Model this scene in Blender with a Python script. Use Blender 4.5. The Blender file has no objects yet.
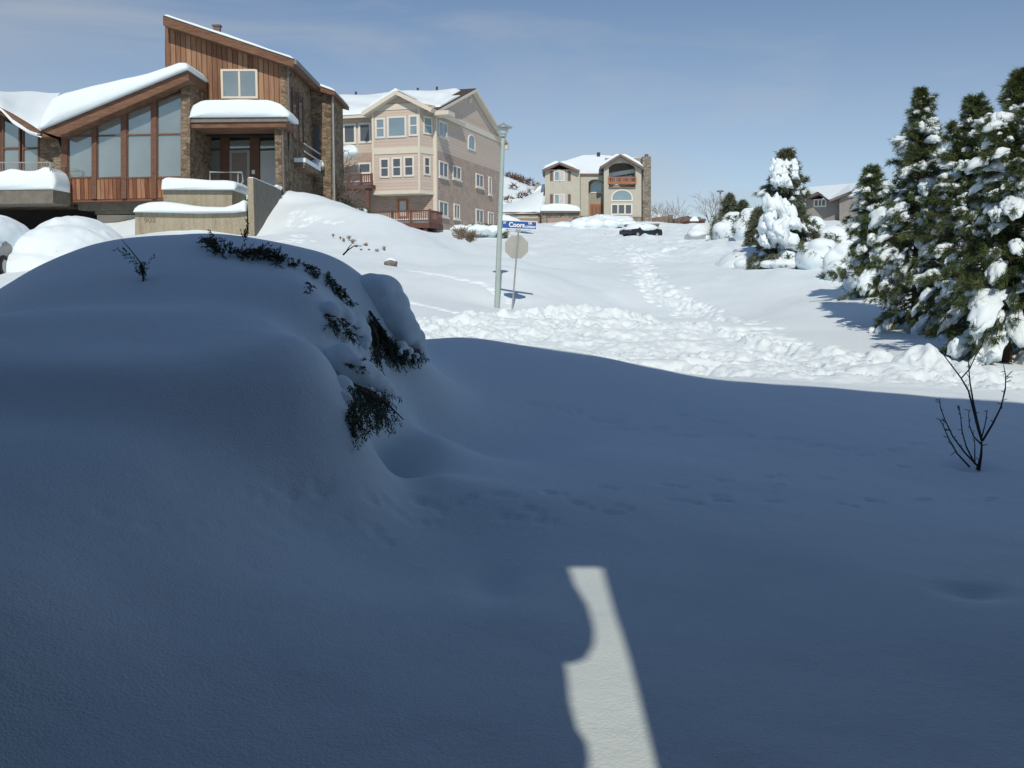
import bpy, bmesh, math, random
import numpy as np
from mathutils import Vector, Matrix, noise as mnoise

random.seed(7); RNG = np.random.default_rng(7)
scene = bpy.context.scene
COL = scene.collection
PI = math.pi
R = math.radians

# ------------------------------------------------------------------ camera
FPX = 1000.0                       # focal length in pixels
CAM = np.array([0.0, 0.0, 1.6])
TH = math.atan(99 / FPX)           # pitched down
CT, ST = math.cos(TH), math.sin(TH)
cd = bpy.data.cameras.new('camera'); cam = bpy.data.objects.new('camera', cd); COL.objects.link(cam)
cam.location = CAM; cam.rotation_euler = (PI/2 - TH, 0, 0)
cd.sensor_width = 36.0; cd.lens = 36.0 * FPX / 1024; cd.clip_start = 0.05; cd.clip_end = 20000
scene.camera = cam

def ray(px, py):
    r = (px - 512) / FPX; u = (384 - py) / FPX
    return np.array([r, CT + u*ST, -ST + u*CT])
def at(px, py, Y):                 # world point seen at a pixel, at distance Y in front of the camera
    d = ray(px, py); return CAM + d * (Y / d[1])
def proj(p):                       # world -> pixel, for checks
    q = np.asarray(p) - CAM; z = q[1]*CT - q[2]*ST; y = q[1]*ST + q[2]*CT
    return 512 + FPX*q[0]/z, 384 - FPX*y/z

# ------------------------------------------------------------------ sun and sky
EL = R(40.0)
SUND = np.array([-0.030*math.cos(EL), math.cos(EL), -math.sin(EL)]); SUND /= np.linalg.norm(SUND)   # travel direction of the light
sl = bpy.data.lights.new('sun', 'SUN'); sl.energy = 3.2; sl.angle = R(0.53); sl.color = (1.0, 0.925, 0.80)
so = bpy.data.objects.new('sun', sl); COL.objects.link(so); so.location = (0, -20, 40)
so.rotation_euler = Vector(SUND).to_track_quat('-Z', 'Y').to_euler()
w = bpy.data.worlds.new('World'); scene.world = w; w.use_nodes = True
nt = w.node_tree; N = nt.nodes; L = nt.links
for n in list(N): N.remove(n)
sky = N.new('ShaderNodeTexSky'); sky.sky_type = 'NISHITA'; sky.sun_disc = False
sky.sun_elevation = EL; sky.sun_rotation = R(180); sky.altitude = 1800; sky.air_density = 1.0; sky.dust_density = 0.6; sky.ozone_density = 3.0
tc = N.new('ShaderNodeTexCoord'); mp = N.new('ShaderNodeMapping')
mp.inputs['Scale'].default_value = (1.6, 1.0, 7.0); mp.inputs['Rotation'].default_value = (0, R(18), 0)
no = N.new('ShaderNodeTexNoise'); no.inputs['Scale'].default_value = 1.7; no.inputs['Detail'].default_value = 7; no.inputs['Roughness'].default_value = 0.55
no.inputs['Distortion'].default_value = 0.6
rp = N.new('ShaderNodeValToRGB'); rp.color_ramp.elements[0].position = 0.45; rp.color_ramp.elements[1].position = 0.70
rp.color_ramp.elements[0].color = (0, 0, 0, 1); rp.color_ramp.elements[1].color = (0.5, 0.5, 0.5, 1)
hs = N.new('ShaderNodeHueSaturation'); hs.inputs['Saturation'].default_value = 0.80; hs.inputs['Hue'].default_value = 0.497; hs.inputs['Value'].default_value = 1.0
mx = N.new('ShaderNodeMixRGB'); mx.inputs['Color2'].default_value = (5.6, 5.9, 6.2, 1)
bg = N.new('ShaderNodeBackground'); bg.inputs['Strength'].default_value = 0.087
out = N.new('ShaderNodeOutputWorld')
L.new(tc.outputs['Generated'], mp.inputs['Vector']); L.new(mp.outputs[0], no.inputs['Vector']); L.new(no.outputs['Fac'], rp.inputs[0])
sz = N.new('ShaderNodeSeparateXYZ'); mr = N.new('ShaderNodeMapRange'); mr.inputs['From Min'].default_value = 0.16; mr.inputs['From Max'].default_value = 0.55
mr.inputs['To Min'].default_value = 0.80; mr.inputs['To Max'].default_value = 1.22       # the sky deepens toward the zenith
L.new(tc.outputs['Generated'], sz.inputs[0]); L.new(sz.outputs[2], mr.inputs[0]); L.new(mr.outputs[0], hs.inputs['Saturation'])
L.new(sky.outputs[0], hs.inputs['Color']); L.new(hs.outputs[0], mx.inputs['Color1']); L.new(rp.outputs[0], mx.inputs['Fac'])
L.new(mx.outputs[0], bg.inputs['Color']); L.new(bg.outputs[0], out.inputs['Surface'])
scene.view_settings.view_transform = 'Standard'; scene.view_settings.look = 'None'
scene.view_settings.exposure = 0; scene.view_settings.gamma = 1
scene.cycles.max_bounces = 6; scene.cycles.diffuse_bounces = 3; scene.cycles.use_denoising = True

# ------------------------------------------------------------------ materials
def new_mat(name):
    m = bpy.data.materials.new(name); m.use_nodes = True
    nt = m.node_tree; b = nt.nodes['Principled BSDF']
    return m, nt, b
def nd(nt, t, **kw):
    n = nt.nodes.new(t)
    for k, v in kw.items():
        if k in n.inputs: n.inputs[k].default_value = v
        else: setattr(n, k, v)
    return n
def ramp(nt, fac, stops):
    r = nt.nodes.new('ShaderNodeValToRGB'); e = r.color_ramp.elements
    while len(e) < len(stops): e.new(0.5)
    for i, (p, c) in enumerate(stops): e[i].position = p; e[i].color = (*c, 1)
    nt.links.new(fac, r.inputs[0]); return r.outputs[0]
def bump(nt, b, h, strength=0.3, dist=0.02):
    n = nd(nt, 'ShaderNodeBump', Strength=strength, Distance=dist)
    nt.links.new(h, n.inputs['Height']); nt.links.new(n.outputs[0], b.inputs['Normal']); return n
def wall_coord(nt, sx=1, sz=1):                       # (x+y, z): a surface coordinate for upright walls
    t = nd(nt, 'ShaderNodeTexCoord'); s = nd(nt, 'ShaderNodeSeparateXYZ'); nt.links.new(t.outputs['Object'], s.inputs[0])
    a = nd(nt, 'ShaderNodeMath', operation='ADD'); nt.links.new(s.outputs[0], a.inputs[0]); nt.links.new(s.outputs[1], a.inputs[1])
    c = nd(nt, 'ShaderNodeCombineXYZ'); nt.links.new(a.outputs[0], c.inputs[0]); nt.links.new(s.outputs[2], c.inputs[1])
    m = nd(nt, 'ShaderNodeMapping'); m.inputs['Scale'].default_value = (sx, sz, 1); nt.links.new(c.outputs[0], m.inputs[0])
    return m.outputs[0], a.outputs[0], s.outputs[2]
def simple(name, c1, c2=None, scale=4.0, rough=0.7, metal=0.0, bmp=0.0, stretch=(1,1,1), spec=0.4):
    m, nt, b = new_mat(name)
    b.inputs['Roughness'].default_value = rough; b.inputs['Metallic'].default_value = metal; b.inputs['Specular IOR Level'].default_value = spec
    t = nd(nt, 'ShaderNodeTexCoord'); mp = nd(nt, 'ShaderNodeMapping'); mp.inputs['Scale'].default_value = stretch
    n = nd(nt, 'ShaderNodeTexNoise', Scale=scale, Detail=6.0, Roughness=0.6)
    nt.links.new(t.outputs['Object'], mp.inputs[0]); nt.links.new(mp.outputs[0], n.inputs['Vector'])
    c2 = c2 or tuple(x*0.8 for x in c1)
    nt.links.new(ramp(nt, n.outputs['Fac'], [(0.3, c1), (0.7, c2)]), b.inputs['Base Color'])
    if bmp: bump(nt, b, n.outputs['Fac'], bmp)
    return m
def snow_mat(name, col=(0.77, 0.86, 0.905), fine=60.0, bs=0.5, bd=0.004, coarse=0.0):
    m, nt, b = new_mat(name)
    b.inputs['Roughness'].default_value = 0.75; b.inputs['Specular IOR Level'].default_value = 0.15
    t = nd(nt, 'ShaderNodeTexCoord')
    n = nd(nt, 'ShaderNodeTexNoise', Scale=fine, Detail=3.0, Roughness=0.6)
    n2 = nd(nt, 'ShaderNodeTexNoise', Scale=0.7, Detail=4.0, Roughness=0.55)
    n3 = nd(nt, 'ShaderNodeTexNoise', Scale=6.0, Detail=5.0, Roughness=0.6)
    for x in (n, n2, n3): nt.links.new(t.outputs['Object'], x.inputs['Vector'])
    nt.links.new(ramp(nt, n2.outputs['Fac'], [(0.3, tuple(c*0.96 for c in col)), (0.7, col)]), b.inputs['Base Color'])
    b1 = nd(nt, 'ShaderNodeBump', Strength=bs, Distance=bd); nt.links.new(n.outputs['Fac'], b1.inputs['Height'])
    b2 = nd(nt, 'ShaderNodeBump', Strength=0.6, Distance=0.012 + coarse); nt.links.new(n3.outputs['Fac'], b2.inputs['Height'])
    nt.links.new(b1.outputs[0], b2.inputs['Normal']); nt.links.new(b2.outputs[0], b.inputs['Normal'])
    return m
def plank_mat(name, stops, pitch=0.2, vertical=True):
    m, nt, b = new_mat(name); b.inputs['Roughness'].default_value = 0.75; b.inputs['Specular IOR Level'].default_value = 0.2
    v, ax, az = wall_coord(nt)
    src = ax if vertical else az
    d = nd(nt, 'ShaderNodeMath', operation='DIVIDE'); d.inputs[1].default_value = pitch; nt.links.new(src, d.inputs[0])
    fl = nd(nt, 'ShaderNodeMath', operation='FLOOR'); nt.links.new(d.outputs[0], fl.inputs[0])
    fr = nd(nt, 'ShaderNodeMath', operation='FRACT'); nt.links.new(d.outputs[0], fr.inputs[0])
    wn = nd(nt, 'ShaderNodeTexWhiteNoise'); wn.noise_dimensions = '1D'; nt.links.new(fl.outputs[0], wn.inputs['W'])
    mp = nd(nt, 'ShaderNodeMapping'); mp.inputs['Scale'].default_value = (9, 0.7, 1) if vertical else (0.7, 9, 1); nt.links.new(v, mp.inputs[0])
    n = nd(nt, 'ShaderNodeTexNoise', Scale=1.5, Detail=5.0, Roughness=0.65); nt.links.new(mp.outputs[0], n.inputs['Vector'])
    ad = nd(nt, 'ShaderNodeMath', operation='MULTIPLY_ADD'); ad.inputs[1].default_value = 0.55; nt.links.new(wn.outputs['Value'], ad.inputs[0])
    sc = nd(nt, 'ShaderNodeMath', operation='MULTIPLY_ADD'); sc.inputs[1].default_value = 0.9; sc.inputs[2].default_value = -0.22
    nt.links.new(n.outputs['Fac'], sc.inputs[0]); nt.links.new(sc.outputs[0], ad.inputs[2])
    col = ramp(nt, ad.outputs[0], stops)
    gap = nd(nt, 'ShaderNodeMath', operation='LESS_THAN'); gap.inputs[1].default_value = 0.12; nt.links.new(fr.outputs[0], gap.inputs[0])
    mx = nd(nt, 'ShaderNodeMixRGB'); mx.inputs['Color2'].default_value = tuple(c*(0.35 if vertical else 0.78) for c in stops[0][1]) + (1,)
    nt.links.new(gap.outputs[0], mx.inputs['Fac']); nt.links.new(col, mx.inputs['Color1']); nt.links.new(mx.outputs[0], b.inputs['Base Color'])
    bump(nt, b, n.outputs['Fac'], 0.4, 0.01)
    return m
def stone_mat(name, stops, scale=3.0, mortar=(0.12, 0.10, 0.08)):
    m, nt, b = new_mat(name); b.inputs['Roughness'].default_value = 0.9; b.inputs['Specular IOR Level'].default_value = 0.2
    v, ax, az = wall_coord(nt, 1.0, 1.8)
    n0 = nd(nt, 'ShaderNodeTexNoise', Scale=2.0, Detail=3.0); nt.links.new(v, n0.inputs['Vector'])
    mv = nd(nt, 'ShaderNodeMixRGB'); mv.inputs['Fac'].default_value = 0.12; nt.links.new(v, mv.inputs['Color1']); nt.links.new(n0.outputs['Color'], mv.inputs['Color2'])
    vo = nd(nt, 'ShaderNodeTexVoronoi', Scale=scale); vo.voronoi_dimensions = '2D'; nt.links.new(mv.outputs[0], vo.inputs['Vector'])
    ve = nd(nt, 'ShaderNodeTexVoronoi', Scale=scale); ve.voronoi_dimensions = '2D'; ve.feature = 'DISTANCE_TO_EDGE'; nt.links.new(mv.outputs[0], ve.inputs['Vector'])
    s = nd(nt, 'ShaderNodeSeparateColor'); nt.links.new(vo.outputs['Color'], s.inputs[0])
    col = ramp(nt, s.outputs[0], stops)
    g = nd(nt, 'ShaderNodeMath', operation='LESS_THAN'); g.inputs[1].default_value = 0.05; nt.links.new(ve.outputs[0], g.inputs[0])
    mx = nd(nt, 'ShaderNodeMixRGB'); mx.inputs['Color2'].default_value = (*mortar, 1)
    nt.links.new(g.outputs[0], mx.inputs['Fac']); nt.links.new(col, mx.inputs['Color1'])
    n1 = nd(nt, 'ShaderNodeTexNoise', Scale=14.0, Detail=4.0); nt.links.new(v, n1.inputs['Vector'])
    mm = nd(nt, 'ShaderNodeMixRGB', blend_type='MULTIPLY'); mm.inputs['Fac'].default_value = 0.8
    nt.links.new(mx.outputs[0], mm.inputs['Color1']); nt.links.new(ramp(nt, n1.outputs['Fac'], [(0.3, (0.55,)*3), (0.7, (1.2,)*3)]), mm.inputs['Color2'])
    nt.links.new(mm.outputs[0], b.inputs['Base Color'])
    bump(nt, b, ve.outputs[0], 0.8, 0.05)
    return m
def brick_mat(name, c1, c2, mortar):
    m, nt, b = new_mat(name); b.inputs['Roughness'].default_value = 0.9; b.inputs['Specular IOR Level'].default_value = 0.2
    v, ax, az = wall_coord(nt)
    bt = nd(nt, 'ShaderNodeTexBrick', Scale=1.0); bt.inputs['Brick Width'].default_value = 0.42; bt.inputs['Row Height'].default_value = 0.14
    bt.inputs['Mortar Size'].default_value = 0.02; bt.inputs['Color1'].default_value = (*c1, 1); bt.inputs['Color2'].default_value = (*c2, 1); bt.inputs['Mortar'].default_value = (*mortar, 1)
    nt.links.new(v, bt.inputs['Vector'])
    n1 = nd(nt, 'ShaderNodeTexNoise', Scale=1.2, Detail=6.0); nt.links.new(v, n1.inputs['Vector'])
    mm = nd(nt, 'ShaderNodeMixRGB', blend_type='MULTIPLY'); mm.inputs['Fac'].default_value = 0.7
    nt.links.new(bt.outputs['Color'], mm.inputs['Color1']); nt.links.new(ramp(nt, n1.outputs['Fac'], [(0.3, (0.78,)*3), (0.7, (1.12,)*3)]), mm.inputs['Color2'])
    nt.links.new(mm.outputs[0], b.inputs['Base Color'])
    return m
def glass_mat(name, col, rough=0.06, metal=0.55):
    m, nt, b = new_mat(name); b.inputs['Roughness'].default_value = rough; b.inputs['Metallic'].default_value = metal
    t = nd(nt, 'ShaderNodeTexCoord')
    n = nd(nt, 'ShaderNodeTexNoise', Scale=0.8, Detail=2.0); nt.links.new(t.outputs['Object'], n.inputs['Vector'])
    nt.links.new(ramp(nt, n.outputs['Fac'], [(0.3, tuple(c*0.82 for c in col)), (0.7, col)]), b.inputs['Base Color'])
    bump(nt, b, n.outputs['Fac'], 0.15, 0.02)
    return m
def needle_mat(name, a, b_, c):
    m, nt, b = new_mat(name); b.inputs['Roughness'].default_value = 0.6; b.inputs['Specular IOR Level'].default_value = 0.25
    t = nd(nt, 'ShaderNodeTexCoord'); n = nd(nt, 'ShaderNodeTexNoise', Scale=3.5, Detail=4.0, Roughness=0.7)
    nt.links.new(t.outputs['Object'], n.inputs['Vector'])
    nt.links.new(ramp(nt, n.outputs['Fac'], [(0.3, a), (0.5, b_), (0.72, c)]), b.inputs['Base Color'])
    return m
def concrete_mat():
    m, nt, b = new_mat('board_marked_concrete'); b.inputs['Roughness'].default_value = 0.9; b.inputs['Specular IOR Level'].default_value = 0.2
    v, ax, az = wall_coord(nt)
    mp = nd(nt, 'ShaderNodeMapping'); mp.inputs['Scale'].default_value = (3.0, 0.30, 1); nt.links.new(v, mp.inputs[0])
    n = nd(nt, 'ShaderNodeTexNoise', Scale=1.3, Detail=6.0, Roughness=0.7); nt.links.new(mp.outputs[0], n.inputs['Vector'])
    n2 = nd(nt, 'ShaderNodeTexNoise', Scale=9.0, Detail=6.0, Roughness=0.7); nt.links.new(v, n2.inputs['Vector'])
    col = ramp(nt, n.outputs['Fac'], [(0.33, (0.12, 0.09, 0.06)), (0.43, (0.32, 0.28, 0.20)), (0.62, (0.37, 0.335, 0.26)), (0.8, (0.25, 0.215, 0.155))])
    mm = nd(nt, 'ShaderNodeMixRGB', blend_type='MULTIPLY'); mm.inputs['Fac'].default_value = 0.7
    nt.links.new(col, mm.inputs['Color1']); nt.links.new(ramp(nt, n2.outputs['Fac'], [(0.3, (0.7,)*3), (0.7, (1.15,)*3)]), mm.inputs['Color2'])
    nt.links.new(mm.outputs[0], b.inputs['Base Color']); bump(nt, b, n2.outputs['Fac'], 0.5, 0.02)
    return m

M = {}
M['snow'] = snow_mat('ground_snow', fine=75.0, bs=0.65, bd=0.008, coarse=0.005)
M['snow_cap'] = snow_mat('piled_snow', fine=25.0, bs=0.4, bd=0.008)
M['snow_far'] = snow_mat('far_snow', fine=1.0, bs=0.3, bd=0.2)
M['roof_snow'] = snow_mat('roof_snow', fine=9.0, bs=0.3, bd=0.03)
M['wood'] = plank_mat('cedar_boards', [(0.1, (0.14, 0.070, 0.042)), (0.45, (0.25, 0.135, 0.082)), (0.8, (0.37, 0.225, 0.14))], 0.26)
M['wood_red'] = plank_mat('red_cedar_boards', [(0.1, (0.09, 0.035, 0.02)), (0.45, (0.21, 0.09, 0.05)), (0.8, (0.36, 0.20, 0.12))], 0.20)
M['trim_wood'] = simple('cedar_trim', (0.17, 0.085, 0.053), (0.105, 0.052, 0.035), 2.5, 0.7, stretch=(1, 1, 3))
M['fascia'] = simple('cedar_fascia', (0.10, 0.048, 0.03), (0.21, 0.115, 0.07), 2.2, 0.8, stretch=(0.6, 1, 4))
M['stone'] = stone_mat('warm_field_stone', [(0.0, (0.10, 0.075, 0.05)), (0.35, (0.21, 0.16, 0.11)), (0.7, (0.30, 0.24, 0.17)), (1.0, (0.17, 0.10, 0.065))], 4.0)
M['stone_grey'] = stone_mat('grey_field_stone', [(0.0, (0.14, 0.125, 0.11)), (0.4, (0.24, 0.22, 0.19)), (0.75, (0.32, 0.30, 0.26)), (1.0, (0.20, 0.15, 0.12))], 2.2)
M['concrete'] = concrete_mat()
M['concrete_grey'] = simple('grey_concrete', (0.20, 0.185, 0.155), (0.13, 0.12, 0.10), 3.0, 0.9, bmp=0.4)
M['glass'] = glass_mat('sky_reflecting_glass', (0.34, 0.39, 0.38))
M['glass_dark'] = glass_mat('dark_window_glass', (0.12, 0.135, 0.155), metal=0.25)
M['glass_blue'] = glass_mat('blue_grey_window_glass', (0.30, 0.40, 0.43), metal=0.4)
M['blind'] = simple('pale_window_blind', (0.50, 0.52, 0.54), (0.42, 0.44, 0.46), 1.0, 0.5)
M['metal'] = simple('galvanised_metal', (0.42, 0.44, 0.43), (0.34, 0.36, 0.35), 8.0, 0.45, 0.4)
M['gutter'] = simple('brown_grey_gutter', (0.22, 0.19, 0.17), (0.16, 0.14, 0.13), 5.0, 0.5, 0.2)
M['pole'] = simple('pale_green_painted_steel', (0.42, 0.50, 0.46), (0.36, 0.44, 0.41), 6.0, 0.45, 0.1)
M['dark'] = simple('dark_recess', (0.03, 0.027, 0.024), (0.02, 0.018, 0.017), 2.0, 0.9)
M['door_grey'] = simple('grey_painted_door', (0.36, 0.36, 0.34), (0.32, 0.32, 0.30), 2.0, 0.5)
M['door_taupe'] = simple('taupe_panel', (0.22, 0.19, 0.17), (0.18, 0.16, 0.14), 2.0, 0.6)
M['cream'] = simple('cream_trim', (0.66, 0.61, 0.52), (0.60, 0.555, 0.47), 1.0, 0.6)
M['white_trim'] = simple('white_trim', (0.70, 0.68, 0.62), (0.64, 0.62, 0.57), 1.0, 0.6)
M['siding'] = plank_mat('tan_lap_siding', [(0.0, (0.50, 0.42, 0.355)), (0.5, (0.54, 0.455, 0.39)), (1.0, (0.57, 0.48, 0.41))], 0.22, False)
M['brick'] = brick_mat('tan_pink_brick', (0.43, 0.32, 0.265), (0.34, 0.255, 0.215), (0.42, 0.37, 0.32))
M['shingle'] = simple('brown_shingle', (0.09, 0.07, 0.055), (0.05, 0.04, 0.034), 6.0, 0.9)
M['stucco'] = simple('sage_stucco', (0.47, 0.45, 0.38), (0.42, 0.405, 0.34), 1.5, 0.9)
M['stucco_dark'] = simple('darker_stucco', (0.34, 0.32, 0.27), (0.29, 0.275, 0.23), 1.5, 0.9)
M['stucco_grey'] = simple('grey_lap_wall', (0.27, 0.26, 0.24), (0.22, 0.21, 0.20), 1.5, 0.9)
M['brown_roof'] = simple('brown_eave', (0.19, 0.14, 0.12), (0.14, 0.10, 0.085), 3.0, 0.8)
M['orange_wood'] = simple('orange_stained_wood', (0.42, 0.15, 0.055), (0.30, 0.10, 0.04), 2.0, 0.5)
M['deck_wood'] = simple('red_deck_wood', (0.15, 0.068, 0.05), (0.105, 0.047, 0.036), 4.0, 0.7)
M['garage'] = simple('pinkish_garage_door', (0.34, 0.25, 0.20), (0.30, 0.22, 0.18), 1.0, 0.7)
M['garage_pale'] = simple('pale_garage_door', (0.52, 0.46, 0.38), (0.46, 0.40, 0.33), 0.6, 0.7)
M['brown_wall'] = simple('brown_fence_wall', (0.24, 0.15, 0.11), (0.17, 0.11, 0.085), 1.5, 0.9)
M['blue'] = simple('blue_sign_face', (0.018, 0.10, 0.34), (0.02, 0.12, 0.38), 3.0, 0.4)
M['white'] = simple('white_letters', (0.78, 0.80, 0.80), (0.74, 0.76, 0.77), 3.0, 0.5)
M['sign_back'] = simple('bare_aluminium_sign_back', (0.42, 0.42, 0.39), (0.35, 0.36, 0.33), 5.0, 0.55, 0.15)
M['sign_red'] = simple('red_sign_face', (0.45, 0.02, 0.02), (0.40, 0.02, 0.02), 3.0, 0.4)
M['bark'] = simple('pine_bark', (0.085, 0.055, 0.038), (0.045, 0.03, 0.022), 12.0, 0.9, bmp=0.6)
M['twig'] = simple('dark_twig_bark', (0.055, 0.035, 0.032), (0.035, 0.022, 0.022), 20.0, 0.7)
M['grey_twig'] = simple('grey_twig_bark', (0.19, 0.155, 0.13), (0.12, 0.095, 0.08), 12.0, 0.8)
M['dry'] = simple('dry_straw_stems', (0.24, 0.17, 0.115), (0.17, 0.12, 0.085), 12.0, 0.9)
M['needles'] = needle_mat('pine_needles', (0.028, 0.048, 0.02), (0.07, 0.10, 0.035), (0.18, 0.20, 0.065))
M['needles_grey'] = needle_mat('grey_green_needles', (0.07, 0.09, 0.06), (0.12, 0.14, 0.09), (0.19, 0.20, 0.13))
M['juniper'] = needle_mat('juniper_scales', (0.018, 0.030, 0.018), (0.05, 0.065, 0.032), (0.11, 0.095, 0.05))
M['car_dark'] = simple('dark_car_paint', (0.025, 0.03, 0.045), (0.02, 0.025, 0.038), 2.0, 0.25, 0.3, spec=0.6)
M['car_grey'] = simple('grey_car_paint', (0.20, 0.20, 0.19), (0.17, 0.17, 0.165), 2.0, 0.3, 0.4, spec=0.6)
M['car_silver'] = simple('silver_car_paint', (0.42, 0.44, 0.46), (0.36, 0.38, 0.40), 2.0, 0.3, 0.4, spec=0.6)
M['rubber'] = simple('black_rubber', (0.02, 0.02, 0.02), (0.015, 0.015, 0.015), 5.0, 0.8)
M['lamp_glass'] = glass_mat('frosted_lamp_glass', (0.62, 0.68, 0.66), 0.35, 0.0)
M['tail'] = simple('red_lamp_lens', (0.35, 0.02, 0.02), (0.28, 0.02, 0.02), 5.0, 0.3)
M['slate_wall'] = plank_mat('blue_grey_boards', [(0.0, (0.02,0.03,0.05)), (1.0, (0.03,0.045,0.07))], 0.25, False)
M['pale_twig'] = simple('pale_twig_bark', (0.34, 0.29, 0.26), (0.26, 0.22, 0.20), 12.0, 0.8)
M['rock'] = simple('lichen_rock', (0.26, 0.235, 0.19), (0.11, 0.10, 0.085), 5.0, 0.95, bmp=0.8)
M['scrub'] = simple('brown_scrub', (0.16, 0.10, 0.075), (0.09, 0.06, 0.05), 0.3, 0.95)

# ------------------------------------------------------------------ mesh helpers
ORG = {}                                             # world origin of each object made
def tag(o, label=None, cat=None, group=None, kind=None):
    if label: o['label'] = label
    if cat: o['category'] = cat
    if group: o['group'] = group
    if kind: o['kind'] = kind
    return o
def thing(name, loc, label, cat, group=None):
    o = bpy.data.objects.new(name, None); COL.objects.link(o); o.location = tuple(loc); o.empty_display_size = 0.3
    ORG[o.name] = np.array(loc, float); return tag(o, label, cat, group)

class MB:
    def __init__(s): s.v = []; s.f = []; s.n = 0
    def add(s, v, f):
        v = np.asarray(v, float).reshape(-1, 3); s.v.append(v)
        s.f.extend([tuple(int(i) + s.n for i in q) for q in f]); s.n += len(v)
    def box8(s, p):                                  # 8 corners: bottom ring then top ring
        s.add(p, [(0,3,2,1), (4,5,6,7), (0,1,5,4), (1,2,6,5), (2,3,7,6), (3,0,4,7)])
    def box(s, x0, x1, y0, y1, z0, z1):
        s.box8([(x0,y0,z0),(x1,y0,z0),(x1,y1,z0),(x0,y1,z0),(x0,y0,z1),(x1,y0,z1),(x1,y1,z1),(x0,y1,z1)])
    def tube(s, pts, rad, n=6, cap=True):
        pts = [Vector(p) for p in pts]
        if not hasattr(rad, '__len__'): rad = [rad]*len(pts)
        rings = []; prev = None
        for i, p in enumerate(pts):
            d = (pts[min(i+1, len(pts)-1)] - pts[max(i-1, 0)]).normalized()
            a = prev if prev is not None else (Vector((0,0,1)) if abs(d.z) < 0.9 else Vector((1,0,0)))
            u = d.cross(a).normalized(); w_ = d.cross(u).normalized()
            prev = a
            rings += [p + (u*math.cos(2*PI*k/n) + w_*math.sin(2*PI*k/n))*rad[i] for k in range(n)]
        f = []
        for i in range(len(pts)-1):
            for k in range(n):
                a0 = i*n+k; b0 = i*n+(k+1) % n; f.append((a0, b0, b0+n, a0+n))
        if cap: f.append(tuple(range(n))[::-1]); f.append(tuple((len(pts)-1)*n + k for k in range(n)))
        s.add([tuple(r) for r in rings], f)
    def build(s, name, mat, parent=None, smooth=False, origin=None):
        v = np.concatenate(s.v) if s.v else np.zeros((0, 3))
        return mesh_obj(name, v, s.f, mat, parent, smooth, origin)

def mesh_obj(name, v, f, mat, parent=None, smooth=False, origin=None):
    v = np.asarray(v, float)
    c = np.array(origin, float) if origin is not None else np.array([v[:,0].mean(), v[:,1].mean(), v[:,2].min() if parent is None else v[:,2].mean()])
    me = bpy.data.meshes.new(name)
    if isinstance(f, np.ndarray):
        k = f.shape[1]; nf = len(f)
        me.vertices.add(len(v)); me.vertices.foreach_set('co', (v - c).astype(np.float32).ravel())
        me.loops.add(nf*k); me.loops.foreach_set('vertex_index', f.astype(np.int32).ravel())
        me.polygons.add(nf); me.polygons.foreach_set('loop_start', np.arange(0, nf*k, k, dtype=np.int32))
        me.update(calc_edges=True)
    else:
        me.from_pydata([tuple(x) for x in (v - c)], [], f); me.update()
    if smooth:
        me.polygons.foreach_set('use_smooth', np.ones(len(me.polygons), dtype=bool)); me.update()
    me.materials.append(M[mat] if isinstance(mat, str) else mat)
    o = bpy.data.objects.new(name, me); COL.objects.link(o)
    po = np.zeros(3)
    if parent is not None: o.parent = parent; po = ORG[parent.name]
    o.location = tuple(c - po); ORG[o.name] = c
    return o

class Frame:                                         # an upright plane: u runs along it, v points into the building
    def __init__(s, O, u, v): s.O = np.array(O, float); s.u = np.array(u, float); s.v = np.array(v, float)
    def W(s, x, y, z): return s.O + s.u*x + s.v*y + np.array([0, 0, z])
    def pix(s, px, py, y=0.0):
        d = ray(px, py); q = s.O + s.v*y - CAM; t = q.dot(s.v)/d.dot(s.v); P = CAM + d*t
        r = P - s.O; return r.dot(s.u), P[2] - s.O[2]
    def prism(s, mb, poly, y0, y1):
        n = len(poly)
        v = [s.W(x, y0, z) for x, z in poly] + [s.W(x, y1, z) for x, z in poly]
        f = [tuple(range(n)), tuple(range(2*n-1, n-1, -1))] + [(i, i+n, (i+1) % n + n, (i+1) % n) for i in range(n)]
        s_ = mb; s_.add(v, f)
    def ppix(s, mb, pts, yref, y0, y1): s.prism(mb, [s.pix(a, b, yref) for a, b in pts], y0, y1)
    def rect(s, mb, px0, py0, px1, py1, yref, y0, y1):
        x0, z1 = s.pix(px0, py0, yref); x1, z0 = s.pix(px1, py1, yref)
        s.bx(mb, x0, x1, y0, y1, z0, z1)
    def bx(s, mb, x0, x1, y0, y1, z0, z1): s.prism(mb, [(x0, z0), (x1, z0), (x1, z1), (x0, z1)], y0, y1)

def frame_front(O, a): return Frame(O, (math.cos(a), -math.sin(a), 0), (math.sin(a), math.cos(a), 0))
def frame_side(Ff, x=0.0): return Frame(Ff.W(x, 0, 0), Ff.v, -Ff.u)     # facade facing +u of the front frame

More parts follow.
